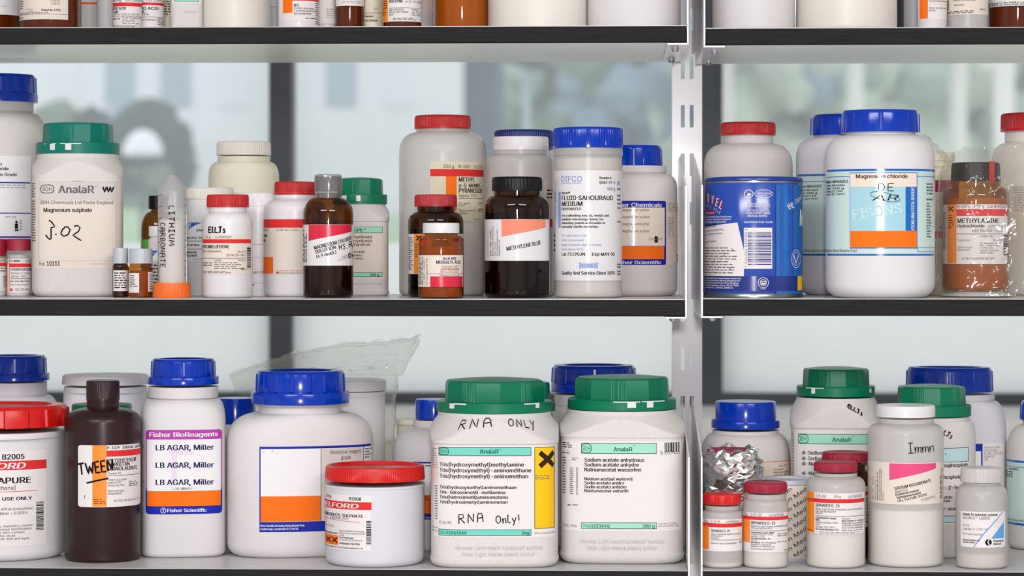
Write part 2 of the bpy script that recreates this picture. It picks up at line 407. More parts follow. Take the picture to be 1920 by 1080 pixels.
# ------------------------------------------------------------------ containers
SHELF = {}
LIDN = {}
class Item:
    def __init__(s, name, label, cat, grp, cx, hw, shelf, yf, dr=1.0, n=2.0, rot=0, up=0):
        Y = yf / 1000.0; b = .03
        for _ in range(4):
            X, t = at(cx, Y + b); a = hw * t / F; b = a * dr
        s.cx = cx; s.a = a; s.b = b; s.n = n; s.t = t; s.X = X; s.Y = Y + b; s.rho = math.radians(rot); s.sc = t / F
        s.z0 = SHELF[shelf] + up
        s.root = empty(name, (X, s.Y, s.z0), -math.atan2(X, s.Y + ZC) + s.rho)
        tag(s.root, label, cat, grp)
        N = 360; pts = [pol(-PI * .75 + 1.5 * PI * i / N, a, b, n) for i in range(N + 1)]
        c, d = math.cos(s.rho), math.sin(s.rho)
        s.tab = []; u = 0; mid = None
        for i, p in enumerate(pts):
            if i: u += math.dist(p, pts[i - 1])
            s.tab.append([u, -PI * .75 + 1.5 * PI * i / N, p[0] * c - p[1] * d, p[0] * d + p[1] * c])
        um = s.tab[N // 2][0]
        for q in s.tab: q[0] -= um
        fr = min(q[3] for q in s.tab)
        s.tf = t + min(s.tab, key=lambda q: abs(q[2]) + (1 if q[3] > 0 else 0))[3]; s.sf = s.tf / F
        # the stretch of the table that faces the camera
        i0 = min(range(len(s.tab)), key=lambda i: s.tab[i][2]); i1 = max(range(len(s.tab)), key=lambda i: s.tab[i][2])
        s.vis = s.tab[min(i0, i1):max(i0, i1) + 1]
        s.prof = [(0, a, b, n), (9, a, b, n)]
    def zf(s, py): return zz(py, s.tf) - s.z0
    def zc(s, py, r=0): return zz(py, s.t - r) - s.z0
    def u_of_x(s, x):
        v = s.vis
        if x <= v[0][2]: return v[0][0]
        if x >= v[-1][2]: return v[-1][0]
        lo, hi = 0, len(v) - 1
        while hi - lo > 1:
            m = (lo + hi) // 2
            if v[m][2] <= x: lo = m
            else: hi = m
        f = (x - v[lo][2]) / max(v[hi][2] - v[lo][2], 1e-9)
        return v[lo][0] + (v[hi][0] - v[lo][0]) * f
    def surf(s, u, z, off):
        T = s.tab
        u = min(max(u, T[0][0]), T[-1][0]); lo, hi = 0, len(T) - 1
        while hi - lo > 1:
            m = (lo + hi) // 2
            if T[m][0] <= u: lo = m
            else: hi = m
        f = (u - T[lo][0]) / max(T[hi][0] - T[lo][0], 1e-9); ph = T[lo][1] + (T[hi][1] - T[lo][1]) * f
        pr = s.prof; a, b, n = pr[-1][1:4]; rc = 9
        for i in range(len(pr) - 1):
            if pr[i][0] <= z <= pr[i + 1][0]:
                g = (z - pr[i][0]) / max(pr[i + 1][0] - pr[i][0], 1e-9)
                a, b, n = (pr[i][j] + (pr[i + 1][j] - pr[i][j]) * g for j in (1, 2, 3))
                if len(pr[i]) > 4 and len(pr[i + 1]) > 4: rc = pr[i][4] + (pr[i + 1][4] - pr[i][4]) * g
                break
        x, y = pol(ph, a, b, n); r = math.hypot(x, y); q = min(1, rc / r) + off / r
        return (x * q, y * q, z)
    # ---- body
    def body(s, ys, yn, nh, yt, mat='white', br=8, sp=1.0, nn=2.0, ndr=1.0, seg=None, waist=0, rib=None, name='body', fill=None, lip=None, arch=False):
        """straight side up to row ys, shoulder to the neck (half-width nh px) at row yn, neck up to row yt"""
        a, b, n = s.a, s.b, s.n; sc = s.sc; br *= sc; na = nh * sc; nb = na * ndr
        zs, zn, zt = s.zc(ys, b if waist else 0), s.zc(yn), s.zc(yt); R = []
        for i in range(6):
            q = PI / 2 * i / 5; d = br * (1 - math.sin(q)); R.append((br * (1 - math.cos(q)), a - d, b - d * b / a, n))
        if waist:
            z1 = br * 1.15; R += [(z1, a, b, n), (z1 + .0006, a - waist, b - waist, n), (zs - .004, a - waist, b - waist, n), (zs - .0034, a, b, n)]
        R.append((zs, a, b, n))
        if arch:      # round cone running into the square body: an arch on each face
            p = pol(PI / 4, a, b, n); rk = math.hypot(*p)
            for i in range(25): R.append((zs + (zn - zs) * i / 24, a, b, n, rk + (na - rk) * (i / 24) ** .85))
            R.append((zn + .0003, na, na, 2))
        for i in range(1, 11) if not arch else ():
            q = PI / 2 * i / 10; g = math.sin(q) ** sp; k = 1 - math.cos(q)
            R.append((zs + (zn - zs) * g, a + (na - a) * k, b + (nb - b) * k, n + (nn - n) * min(1, k * 1.0)))
        if lip: R += [(zn + .0006, na, nb, nn), (zn + .001, na + lip, nb + lip, nn), (zt - .0005, na + lip, nb + lip, nn)]
        R.append((zt, na + (lip or 0), nb + (lip or 0), nn)); s.prof = list(R)
        o = lathe(name, R, mat, s.root, seg or (144 if arch else 96 if n > 2 else 64), sharp=40)
        if fill:   # contents seen through the wall: (row of its surface, material)
            zf = min(s.zc(fill[0]), zt); e = .0012; Q = []
            for z, x, y, n_ in (q_[:4] for q_ in R):
                if z <= zf: Q.append((max(z, e), x - e, y - e, n_))
            z, x, y, n_ = Q[-1]; Q.append((zf, x, y, n_))
            lathe(fill[2] if len(fill) > 2 else 'powder', Q, fill[1], s.root, 64)
        return s
    # ---- lids
    def lid(s, style, mat, hw, yt, yb, chw=0, cyb=0, tabs=None, phase=0, ribs=90, name='cap', tilt=0, dr=1):
        r = hw * s.sc; z1 = s.zc(yt); z0 = s.zc(yb, r); e = min(.0015, r * .06); seg = 96; rf = None
        o = None
        if style == 'rib':
            seg = ribs * 4
            rf = lambda ph, i: 1 - (.012 if (int(ph / (2 * PI) * seg + .5) % 4) < 2 and 2 <= i <= 5 else 0)
            R = [(z0, r * 1.0, r * 1.0, 2), (z0 + (z1 - z0) * .12, r * 1.0, r * 1.0, 2), (z0 + (z1 - z0) * .14, r, r, 2), (z1 - e * 2, r * .995, r * .995, 2), (z1 - e * .9, r * .98, r * .98, 2), (z1 - e * .3, r * .955, r * .955, 2), (z1, r * .92, r * .92, 2), (z1 - e * .4, r * .85, r * .85, 2)]
        elif style == 'plain':
            R = [(z0, r, r, 2), (z1 - e, r * .995, r * .995, 2), (z1 - e * .3, r * .98, r * .98, 2), (z1, r * .95, r * .95, 2), (z1 - e * .3, r * .86, r * .86, 2)]
        elif style == 'dish':   # tub lid: fine ribs, rim and a sunk top
            seg = ribs * 4; d = (z1 - z0) * .22
            rf = lambda ph, i: 1 - (.006 if (int(ph / (2 * PI) * seg + .5) % 4) < 2 and i in (2, 3) else 0)
            R = [(z0, r * 1.0, r * 1.0, 2), (z0 + (z1 - z0) * .1, r * 1.0, r * 1.0, 2), (z0 + (z1 - z0) * .12, r, r, 2), (z1 - e * 1.6, r * .99, r * .99, 2), (z1 - e * .5, r * .975, r * .975, 2), (z1, r * .95, r * .95, 2), (z1, r * .90, r * .90, 2), (z1 - d, r * .87, r * .87, 2), (z1 - d, r * .02, r * .02, 2)]
        elif style == 'bars':   # broad flutes with raised bars
            seg = 16 * 14
            def rf(ph, i):
                q = (ph / (2 * PI) * 16 + phase) % 1
                return 1 + (.022 if q < .16 and 1 <= i <= 2 else 0)
            d = (z1 - z0) * .1
            R = [(z0, r, r, 2), (z0 + (z1 - z0) * .06, r, r, 2), (z1 - (z1 - z0) * .16, r * .985, r * .985, 2), (z1 - (z1 - z0) * .13, r * .98, r * .98, 2), (z1 - e, r * .965, r * .965, 2), (z1, r * .94, r * .94, 2), (z1, r * .76, r * .76, 2), (z1 - d, r * .73, r * .73, 2), (z1 - d, r * .02, r * .02, 2)]
        elif style == 'facet':  # ten flats, every other corner ribbed
            seg = 360; N = 10
            def rf(ph, i):
                p = (ph + phase + .17) % (2 * PI); w_ = 2 * PI / N; q = (p % w_) - w_ / 2
                rr = math.cos(w_ / 2) / math.cos(q) * 1.02
                m_ = 2 * w_; g = ((p + m_ / 2) % m_) - m_ / 2
                if abs(g) < .17 and 1 <= i <= 3: rr = min(rr, 1.0) - (.011 if int((g + .17) / .34 * 18) % 3 == 0 else 0)
                return rr
            dm = (z1 - z0) * .10
            R = [(z0, r, r, 2), (z0 + .0008, r, r, 2), (z1 - e * 2.2, r * .985, r * .985, 2), (z1 - e, r * .97, r * .97, 2), (z1 - e * .2, r * .93, r * .93, 2), (z1 + dm * .6, r * .55, r * .55, 2), (z1 + dm, r * .12, r * .12, 2)]
        elif style == 'hex':
            seg = 96
            rf = lambda ph, i: 1 - .02 * (0.5 - 0.5 * math.cos(ph * 24)) if i in (1, 2) else 1
            R = [(z0, r, r, 2), (z0 + e, r, r, 2), (z1 - 2 * e, r * .98, r * .98, 2), (z1 - e * .4, r * .95, r * .95, 2), (z1, r * .9, r * .9, 2)]
        if dr != 1: R = [(z, x, y * dr, n_) for z, x, y, n_ in R]
        o = lathe(name, R, mat, s.root, seg, rf, 25)
        if chw:
            c = chw * s.sc; zb = s.zc(cyb, c); h = z0 - zb
            if style == 'facet':
                ring = [(zb, c, c, 2), (z0 - .0008, c, c, 2), (z0, c * .985, c * .985, 2), (z0 + .0002, r * .96, r * .96, 2)]
            else:
                ring = [(zb, c, c, 2), (zb + h * .85, c, c, 2), (z0, c * .985, c * .985, 2), (z0 + .0002, r * .9, r * .9, 2)]
            k = lathe('tamper_ring', ring, mat, o, 96, None, 30)
            if tabs:
                m = MB()
                for (x0, x1, t0, t1) in tabs:    # windows in the ring through which the white neck shows
                    for j in range(4):
                        xa = (x0 + (x1 - x0) * j / 4 - s.cx) * s.sc; xb = (x0 + (x1 - x0) * (j + 1) / 4 - s.cx) * s.sc
                        q = c * 1.006
                        ya = -math.sqrt(max(q * q - xa * xa, 0)); yb_ = -math.sqrt(max(q * q - xb * xb, 0))
                        ca, sa = math.cos(-s.rho), math.sin(-s.rho)
                        za, zb2 = zz(t0, s.t - c) - s.z0, zz(t1, s.t - c) - s.z0
                        m.poly([(x * ca - y * sa, x * sa + y * ca, z) for x, y, z in ((xa, ya, zb2), (xb, yb_, zb2), (xb, yb_, za), (xa, ya, za))])
                m.build('locking_tab', ['white_gloss'], o)
        return s
    def lab(s, name='label'): return Lab(s, name)

# ------------------------------------------------------------------ the room
DEPTH = .25
WY = 2.0                       # window plane, behind the shelves
def wx(px): return at(px, WY)[0]
def wz(py): return zz(py, ZC + WY)
def struct(o, kind='structure'): o['kind'] = kind; return o
XL, XR, YF, ZT = -3.2, 3.4, -4.2, 2.7
zsill, zhead = wz(757), 2.45
m = MB(); m.box(XL, XR, YF, WY + .2, -.1, 0); struct(m.build('floor', ['floor']))
m = MB(); m.box(XL, XR, YF, WY + .2, ZT, ZT + .1); struct(m.build('ceiling', ['room_wall']))
m = MB(); m.box(XL - .1, XL, YF, WY + .2, 0, ZT); struct(m.build('wall_left', ['room_wall']))
m = MB(); m.box(XR, XR + .1, YF, WY + .2, 0, ZT); struct(m.build('wall_right', ['room_wall']))
m = MB(); m.box(XL, XR, YF - .1, YF, 0, ZT); struct(m.build('wall_front', ['room_wall']))
m = MB(); m.box(XL, XR, WY - .02, WY + .2, 0, zsill - .035); m.box(XL, XR, WY - .02, WY + .2, zhead + .05, ZT); struct(m.build('wall_back', ['wall']))
m = MB(); m.box(XL, XR, WY - .34, WY + .0, zsill - .035, zsill - .002); struct(m.build('trim_1', ['sill']))
# one run of windows: dark frames, clear panes above a frosted band
px_m = [525 - 810 * k for k in (3, 2, 1)] + [525, 1333.5] + [1333.5 + 810 * k for k in (1, 2, 3)]
xs = [wx(p) for p in px_m]; mw = .019
m = MB(); m.box(XL, XR, WY, WY + .07, zsill - .002, wz(737)); m.box(XL, XR, WY, WY + .07, zhead, zhead + .05)
for x in xs:
    if XL < x < XR: m.box(x - mw, x + mw, WY, WY + .07, wz(737), zhead)
fr = struct(m.build('window_frame', ['frame'])); fr.name = 'window_1'
zfilm = wz(455)
m = MB()
m.poly([(XL, WY + .035, zfilm), (XR, WY + .035, zfilm), (XR, WY + .035, zhead), (XL, WY + .035, zhead)])
m.build('window_pane', ['glass'], fr)
m = MB(); m.poly([(XL, WY + .036, wz(737)), (XR, WY + .036, wz(737)), (XR, WY + .036, zfilm), (XL, WY + .036, zfilm)])
m.build('frosted_pane', ['frosted'], fr)

# ------------------------------------------------------------------ outside
def out_at(px, Y): return at(px, Y)
def blob_cloud(name, mats, cx, cy, cz, rx, ry, rz, n, r0, r1, parent=None, seed=1, boxy=False):
    """a crown of many leafy clumps"""
    rnd = random.Random(seed); bm = bmesh.new()
    for i in range(n):
        while True:
            p = Vector((rnd.uniform(-1, 1), rnd.uniform(-1, 1), rnd.uniform(-1, 1)))
            if boxy or p.length < 1: break
        c = Vector((cx + p.x * rx, cy + p.y * ry, cz + p.z * rz)); r = rnd.uniform(r0, r1); mi = rnd.randrange(len(mats))
        g = bmesh.ops.create_icosphere(bm, subdivisions=2, radius=r)
        for v in g['verts']:
            k = 1 + .45 * noise.noise(v.co * (3 / r) + c * 3); v.co = v.co * k + c
        for f in {f for v in g['verts'] for f in v.link_faces}: f.material_index = mi
    me = bpy.data.meshes.new(name); bm.to_mesh(me); bm.free()
    for k in mats: me.materials.append(MAT[k])
    o = bpy.data.objects.new(name, me); COL.objects.link(o)
    if parent: o.parent = parent
    return o
def trunk(name, x, y, z0, z1, r, mat, parent, lean=0):
    v = []; f = []; S = 10; L = 8
    for j in range(L + 1):
        q = j / L; rr = r * (1.25 - .5 * q)
        for k in range(S):
            a = 2 * PI * k / S; v.append((x + lean * q + rr * math.cos(a) + .03 * math.sin(q * 7), y + rr * math.sin(a), z0 + (z1 - z0) * q))
    for j in range(L):
        for k in range(S): f.append((j * S + k, j * S + (k + 1) % S, (j + 1) * S + (k + 1) % S, (j + 1) * S + k))
    return obj(name, v, f, mat, parent)
def tree(label, px, Y, tr, ztop, crown, mats, mat='trunk', lean=0, seed=1):
    X, t = at(px, Y); e = empty('tree', (0, 0, 0)); tag(e, label, 'tree', 'trees beyond the window')
    e.location = (X, Y, -.6)
    trunk('trunk', 0, 0, 0, ztop + .6, tr, mat, e, lean)
    (dx, dz, rx, rz, n, r0, r1) = crown
    blob_cloud('crown', mats, dx + lean, 0, dz + .6, rx, rx * .7, rz, n, r0, r1, e, seed)
m = MB(); m.box(-40, 40, WY + .3, 60, -.75, -.6); struct(m.build('ground', ['asphalt']))
# grassy bank
v = []; f = []; nx, ny = 40, 8
for j in range(ny + 1):
    for i in range(nx + 1):
        x = -3.6 + 2.7 * i / nx; y = 9.4 + 1.3 * j / ny; q = j / ny
        v.append((x, y, -.62 + 2.30 * (3 * q * q - 2 * q ** 3) + .06 * noise.noise((x, y, 0))))
for j in range(ny):
    for i in range(nx): p = j * (nx + 1) + i; f.append((p, p + 1, p + nx + 2, p + nx + 1))
tag(obj('grass_bank', v, f, 'grass'), 'pale green grassy bank rising beyond the window', 'grass', kind='stuff')
# pale building across the yard with its dark doorway
def build_block():
    Y = 13.5
    x0, x1 = at(-160, Y)[0], at(868, Y)[0]; x2 = at(925, Y)[0]
    e = empty('building', ((x0 + x1) / 2, Y, -.6)); tag(e, 'pale rendered building across the yard beyond the clear pane', 'building')
    ox = (x0 + x1) / 2
    m = MB(); m.box(x0 - ox, x1 - ox, 0, 1.6, 0, 6.0); m.build('wall', ['facade'], e)
    m = MB(); m.box(x1 - ox, x2 - ox, .1, 1.6, 0, 4.6); m.build('entrance_bay', ['dark_door'], e)
    for px in (120, 225, 330, 440, 640, 745):
        xx = at(px, Y)[0] - ox; m = MB(); m.box(xx - .09, xx + .09, -.015, .02, 2.95, 5.2); m.build('window', ['facade_window'] if px in (225, 330, 640) else ['lamp_white'], e)
build_block()
def hedge(label, px, Y, w_, z0, z1, mats, n, r, seed, d=.5):
    X, t = at(px, Y); o = blob_cloud('hedge', mats, 0, 0, (z0 + z1) / 2 + .6, w_, d, (z1 - z0) / 2, n, r * .6, r, None, seed, True); o.location = (X, Y, -.6)
    tag(o, label, 'hedge')
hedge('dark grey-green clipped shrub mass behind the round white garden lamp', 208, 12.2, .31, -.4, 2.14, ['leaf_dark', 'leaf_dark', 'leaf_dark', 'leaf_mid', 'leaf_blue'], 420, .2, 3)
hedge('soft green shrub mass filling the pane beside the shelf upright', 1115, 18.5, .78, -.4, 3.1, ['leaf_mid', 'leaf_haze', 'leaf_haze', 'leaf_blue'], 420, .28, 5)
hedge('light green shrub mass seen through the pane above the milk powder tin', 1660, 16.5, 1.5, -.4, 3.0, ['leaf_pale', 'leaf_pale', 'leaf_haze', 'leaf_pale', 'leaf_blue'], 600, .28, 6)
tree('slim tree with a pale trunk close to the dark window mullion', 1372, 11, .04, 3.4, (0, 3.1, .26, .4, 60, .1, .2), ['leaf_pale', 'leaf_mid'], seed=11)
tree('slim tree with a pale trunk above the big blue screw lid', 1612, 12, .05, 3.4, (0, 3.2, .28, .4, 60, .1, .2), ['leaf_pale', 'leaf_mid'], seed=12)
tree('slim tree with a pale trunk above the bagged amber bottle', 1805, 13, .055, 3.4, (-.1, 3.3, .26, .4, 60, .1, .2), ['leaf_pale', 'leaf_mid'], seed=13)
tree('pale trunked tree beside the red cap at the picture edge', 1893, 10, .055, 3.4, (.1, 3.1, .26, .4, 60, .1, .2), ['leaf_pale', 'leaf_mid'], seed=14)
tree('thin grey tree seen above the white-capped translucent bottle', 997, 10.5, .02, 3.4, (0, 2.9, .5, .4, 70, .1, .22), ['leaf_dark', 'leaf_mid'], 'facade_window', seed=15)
def garden_lamp():
    Y = 8.9; X, t = at(268, Y); zt = zz(243, t); zb = zz(292, t)
    e = empty('garden_lamp', (X, Y, -.6)); tag(e, 'round white mushroom-shaped garden lamp on a post beyond the window', 'lamp')
    r = 38 * t / F; h = zt - zb
    lathe('lamp_shade', [(zb + .6, r * .9, r * .9, 2), (zb + .6 + h * .1, r, r, 2), (zb + .6 + h * .4, r * .93, r * .93, 2), (zb + .6 + h * .7, r * .74, r * .74, 2), (zb + .6 + h * .92, r * .42, r * .42, 2), (zt + .6, r * .1, r * .1, 2)], 'lamp_white', e, 32)
    lathe('lamp_post', [(0, .03, .03, 2), (.02, .02, .02, 2), (zb + .6, .012, .012, 2)], 'frame', e, 16)
garden_lamp()

# ------------------------------------------------------------------ shelving
UPX0, UPX1 = at(1262, DEPTH + .012)[0], at(1315, DEPTH + .012)[0]
def uz(py): return zz(py, at(1287, DEPTH + .012)[1])
def upright():
    y0 = DEPTH + .012; yb = y0 + .032; th = .0018
    xa, xb = UPX0, UPX1
    e = empty('shelf_upright', ((xa + xb) / 2, y0, 0)); tag(e, 'white painted slotted steel upright standing between the two shelf bays', 'shelf upright')
    ox, oy = (xa + xb) / 2, y0
    s0 = [at(p, y0)[0] - ox for p in (1276.5, 1284, 1293.2, 1300.5)]
    pitch = uz(197) - uz(288); top = uz(197); hh = uz(197) - uz(239)
    k0 = int((ZT - .05 - top) / pitch); zs = [top + pitch * k for k in range(-int(top / pitch) + 1, k0 + 1)]
    m = MB(); W0, W1 = xa - ox, xb - ox
    zl = 0
    cols = [(W0, s0[0]), (s0[1], s0[2]), (s0[3], W1)]
    for a, b in cols: m.box(a, b, 0, th, 0, ZT - .002)
    for a, b in ((s0[0], s0[1]), (s0[2], s0[3])):
        zl = 0
        for z in zs: m.box(a, b, 0, th, zl, z - hh); zl = z
        m.box(a, b, 0, th, zl, ZT - .002)
    m.box(W0 - .0008, W0 + th, .0012, yb - oy, 0, ZT - .002); m.box(W1 - th, W1 + .0008, .0012, yb - oy, 0, ZT - .002)
    m.build('channel', ['paint'], e)
    m = MB(); m.box(W0, W1, -.0005, yb - oy + .001, 0, .004); m.build('foot_plate', ['paint'], e)
upright()

def shelf(side, lvl, pxref, py, lab, grp):
    X, t = at(pxref); z = zz(py, t); SHELF[lvl + side] = z
    if side == 'L': xa, xb = at(-260)[0], at({'U': 1287, 'M': 1283.5, 'L': 1289}[lvl])[0]
    else: xa, xb = at({'U': 1323.5, 'M': 1319, 'L': 1318.5}[lvl])[0], at(2180)[0]
    th = .0157
    e = empty('shelf', ((xa + xb) / 2, 0, z)); tag(e, lab, 'shelf', grp); h = (xb - xa) / 2
    m = MB(); m.box(-h, h, .0012, DEPTH, -th + .001, -.0006, 0); m.box(-h, h, .0012, DEPTH, -th, -th + .001, 1); m.box(-h, h, .0006, DEPTH, -.0006, 0, 2)
    m.build('board', ['under', 'under', 'gray_laminate'], e)
    c = .0013
    pts = [(0, -th + c), (c, -th), (.0014, -th), (.0014, 0), (c, -.0002), (0, -c)]
    pts = [(0, -th + c), (c * .9, -th - .0002), (.0014, -th - .0002), (.0014, 0.0001), (c * .9, 0.0001), (0, -c)]
    v = [(-h, y, zz_) for y, zz_ in pts] + [(h, y, zz_) for y, zz_ in pts]; n = len(pts)
    f = [(i, (i + 1) % n, n + (i + 1) % n, n + i) for i in range(n)] + [tuple(reversed(range(n))), tuple(range(n, 2 * n))]
    obj('edge_strip', v, f, 'black_edge', e, None, False)
    return xa, xb, z
G = 'black-edged shelf boards'
shL = {}
for lvl, py, nm in (('U', 49.5, 'topmost'), ('M', 560.5, 'middle'), ('L', 1067, 'bottom')):
    shL[lvl + 'L'] = shelf('L', lvl, 640, py, 'black-edged shelf board of the wide bay, %s of its three' % nm, G)
for lvl, py, nm in (('U', 51.5, 'topmost'), ('M', 560, 'middle'), ('L', 1071, 'bottom')):
    shL[lvl + 'R'] = shelf('R', lvl, 1620, py, 'black-edged shelf board of the narrower bay beyond the upright, %s of its three' % nm, G)

def bracket(key, side, label):
    """a splayed side plate hooked in the upright, its lip screwed under the shelf"""
    xa, xb, z = shL[key]; th = .0157; tk = .0014; y0 = DEPTH + .0115
    sg = 1 if side == 'L' else -1                      # plate beside the board's end
    xf = (xb + .0006) if side == 'L' else (xa - .0006 - tk)
    xbk = at(1278.5 if side == 'L' else 1296.0, y0)[0]
    e = empty('shelf_bracket', (xf, 0, z)); tag(e, label, 'shelf bracket', 'white shelf brackets')
    yk = DEPTH - .03
    def xat(y): return 0 if y < yk else (xbk - xf) * (y - yk) / (y0 - yk)
    zb = -th - .0006 - tk; m = MB()
    ys = [-.0004, .02, .12, yk, y0 + .006]
    def top(y): return .104 + (.141 - .104) * y / DEPTH
    for i in range(len(ys) - 1):
        a, b = ys[i], ys[i + 1]; p, q = xat(a), xat(min(b, y0)); l0 = zb if a < yk - .001 else zb + .012
        V = [(p, a, l0), (p + tk, a, l0), (q + tk, b, l0), (q, b, l0), (p, a, top(a)), (p + tk, a, top(a)), (q + tk, b, top(b)), (q, b, top(b))]
        k = len(m.v); m.v += V
        for fc in ((3, 2, 1, 0), (4, 5, 6, 7), (0, 1, 5, 4), (1, 2, 6, 5), (2, 3, 7, 6), (3, 0, 4, 7)): m.f.append(tuple(k + t_ for t_ in fc)); m.m.append(0)
    m.build('side_plate', ['paint'], e)
    wl = .0195; m = MB()
    x0, x1 = (tk - wl, 0) if side == 'L' else (tk, wl)
    m.box(x0, x1, -.0004, yk - .006, zb, zb + tk); m.build('lip', ['paint'], e)
    for y in (.035, yk - .04):
        lathe('screw', [(zb - .0042, .0012, .0012, 2), (zb - .0038, .0026, .0026, 2), (zb - .0022, .0036, .0036, 2), (zb + .0002, .0038, .0038, 2)], 'metal', e, 20).location = ((x0 + x1) / 2 - sg * .001, y, 0)
for lvl, nm in (('U', 'topmost'), ('M', 'middle'), ('L', 'bottom')):
    bracket(lvl + 'L', 'L', 'white steel bracket closing the end of the wide bay, under its %s shelf' % nm)
    bracket(lvl + 'R', 'R', 'white steel bracket closing the end of the narrower bay, under its %s shelf' % nm)

# ------------------------------------------------------------------ middle shelf, wide bay
GM, GU, GL = 'containers on the middle shelf', 'containers on the topmost shelf', 'containers on the bottom shelf'
def bdh_mark(l, x0, x1, y0, y1, m, wd=1.3):
    cx, cy, rx, ry = (x0 + x1) / 2, (y0 + y1) / 2, (x1 - x0) / 2, (y1 - y0) / 2; pl = []
    for j in range(25):
        a = 2 * PI * j / 24; c, d = math.cos(a), math.sin(a)
        pl.append((cx + rx * math.copysign(abs(c) ** .6, c), cy + ry * math.copysign(abs(d) ** .6, d)))
    l.line(pl, wd, m, 3); l.t('BDH', x0 + rx * .3, x1 - rx * .3, y1 - ry * .5, ry, m)

i = Item('bottle', 'tall white bottle with blue lid, its plain white label cut by the picture edge', 'bottle', GM, 0, 87, 'ML', 150)
i.body(262, 212, 60, 190, 'dusty', lip=.001).lid('bars', 'blue', 67, 141, 172, 70, 189)
l = i.lab(); l.r(-60, 57, 292, 447, 'paper_white'); l.r(-60, 56, 341, 343.5, 'l_blue', 1); l.r(-60, 57, 398.5, 400.5, 'l_blue', 1); l.r(-60, 57, 443, 446, 'l_blue', 1)
l.t('Urea', -22, 3, 310, 6).t('Lithium chloride', -42, 16, 319, 6, b=1).t('Electrophoresis Grade', -52, 31, 330, 6, b=1).g(-50, 50, 346, 355, 2, 'ink_pale')
l.t('SAFETY CODE', 9, 29, 408, 2.5, 'ink_navy'); l.disc(30, 416, 2.2, 2.6, 'ink').r(27, 33, 419, 429, 'ink', 2).r(27, 34, 430, 433, 'ink', 2).g(36, 40, 413, 433, 7, 'ink_grey').done()

i = Item('bottle', 'tiny red-capped bottle cut by the picture edge, beside the hydrocortisone one', 'bottle', GM, -14, 26, 'ML', 100)
i.body(489, 483, 22, 478, 'natural', 3, fill=(520, 'powder')).lid('rib', 'maroon', 27, 448, 480, ribs=60)
l = i.lab(); l.r(-38, 12, 485, 546, 'paper').r(-38, 12, 493, 499, 'l_red', 1).t('Lot 10H', -1, 12, 490, 4, ln=14).g(0, 12, 502, 512, 2).g(5, 12, 518, 541, 7).done()
i = Item('bottle', 'tiny red-capped bottle of hydrocortisone beside the teal-lidded jar', 'bottle', GM, 35, 22, 'ML', 100)
i.body(489, 483, 20, 478, 'natural', 3, fill=(500, 'powder')).lid('rib', 'maroon', 22.5, 448, 470, ribs=60)
l = i.lab(); l.r(14, 57, 485, 549, 'paper').r(14, 18.5, 485, 548, 'l_orange', 1).r(18.5, 57, 494, 501, 'l_red', 1)
l.t('H-0888', 21, 37, 491, 3.6, b=1).t('1 g', 48, 54, 491, 3.6).t('HYDROCORTISONE', 21, 56, 507.5, 4.6, b=1, ln=46).t('(Cortisol; 17-Hydrox', 21, 56, 514, 3.6, ln=40).t('Approx. 98%', 21, 48, 520, 3.6).r(20, 57, 522.3, 523, 'ink', 2)
l.t('CELL CULTURE TESTED', 20, 56, 529, 2.8, b=1, ln=40).t('Store at room temperature', 20, 56, 535, 2.6, ln=38).g(29, 56, 541, 546, 2).r(20, 24, 541, 546, 'l_red', 1).done()

i = Item('jar', 'square white jar with teal screw lid, hand-marked with a number on a cream label', 'jar', GM, 146, 84, 'ML', 80, .95, 4.2)
i.body(330, 298, 75.5, 286, 'dusty', 14, arch=True).lid('facet', 'teal', 65, 232, 266, 77.5, 287, [(95, 104, 269.5, 281), (123, 134, 269.5, 281), (84, 152, 268.3, 269.6)], phase=.1)
l = i.lab(); l.r(64, 226, 336, 503, 'paper_cream').r(75, 220, 339, 374, 'paper_grey', 1).frame(73, 218, 339, 490, 'paper_grey', 2, 1).r(76, 216, 374, 375, 'ink_faint', 1)
bdh_mark(l, 78, 102, 347, 362, 'ink_brown'); l.t('AnalaR', 110, 176, 362, 14, 'ink_grey', 1).t('®', 177, 181, 352, 5, 'ink_pale')
for a in (192, 199, 205): l.line([(a, 350), (a + 3, 360), (a + 7, 350)], 3.2, 'ink', 2)
l.t('BDH Chemicals Ltd Poole England', 78, 211, 382.5, 6.2, 'ink_brown').t('Magnesium sulphate', 83, 172, 397.5, 7.6, 'ink_brown', 1)
l.line([(93, 413), (98, 416), (104, 425), (97, 427), (97, 447), (95, 449), (91, 446), (87, 440)], 2.6).line([(105, 439), (107, 440)], 3.2)
l.line([(124, 425), (118, 430), (115, 438), (120, 443), (128, 440), (132, 431), (127, 425), (121, 426)], 2.6).line([(139, 424), (146, 423), (150, 427), (147, 434), (137, 441), (144, 446), (152, 451)], 2.4)
l.t('Prod', 75, 85, 498, 7, 'ink_brown').t('10151', 89, 113, 498, 8, 'ink_brown', 1).t('57809995 500g', 168, 205, 497, 4, 'ink_palegrey').g(60, 67.5, 343, 372, 6, 'ink_grey').g(60, 68, 376, 455, 16, 'ink_grey').done()

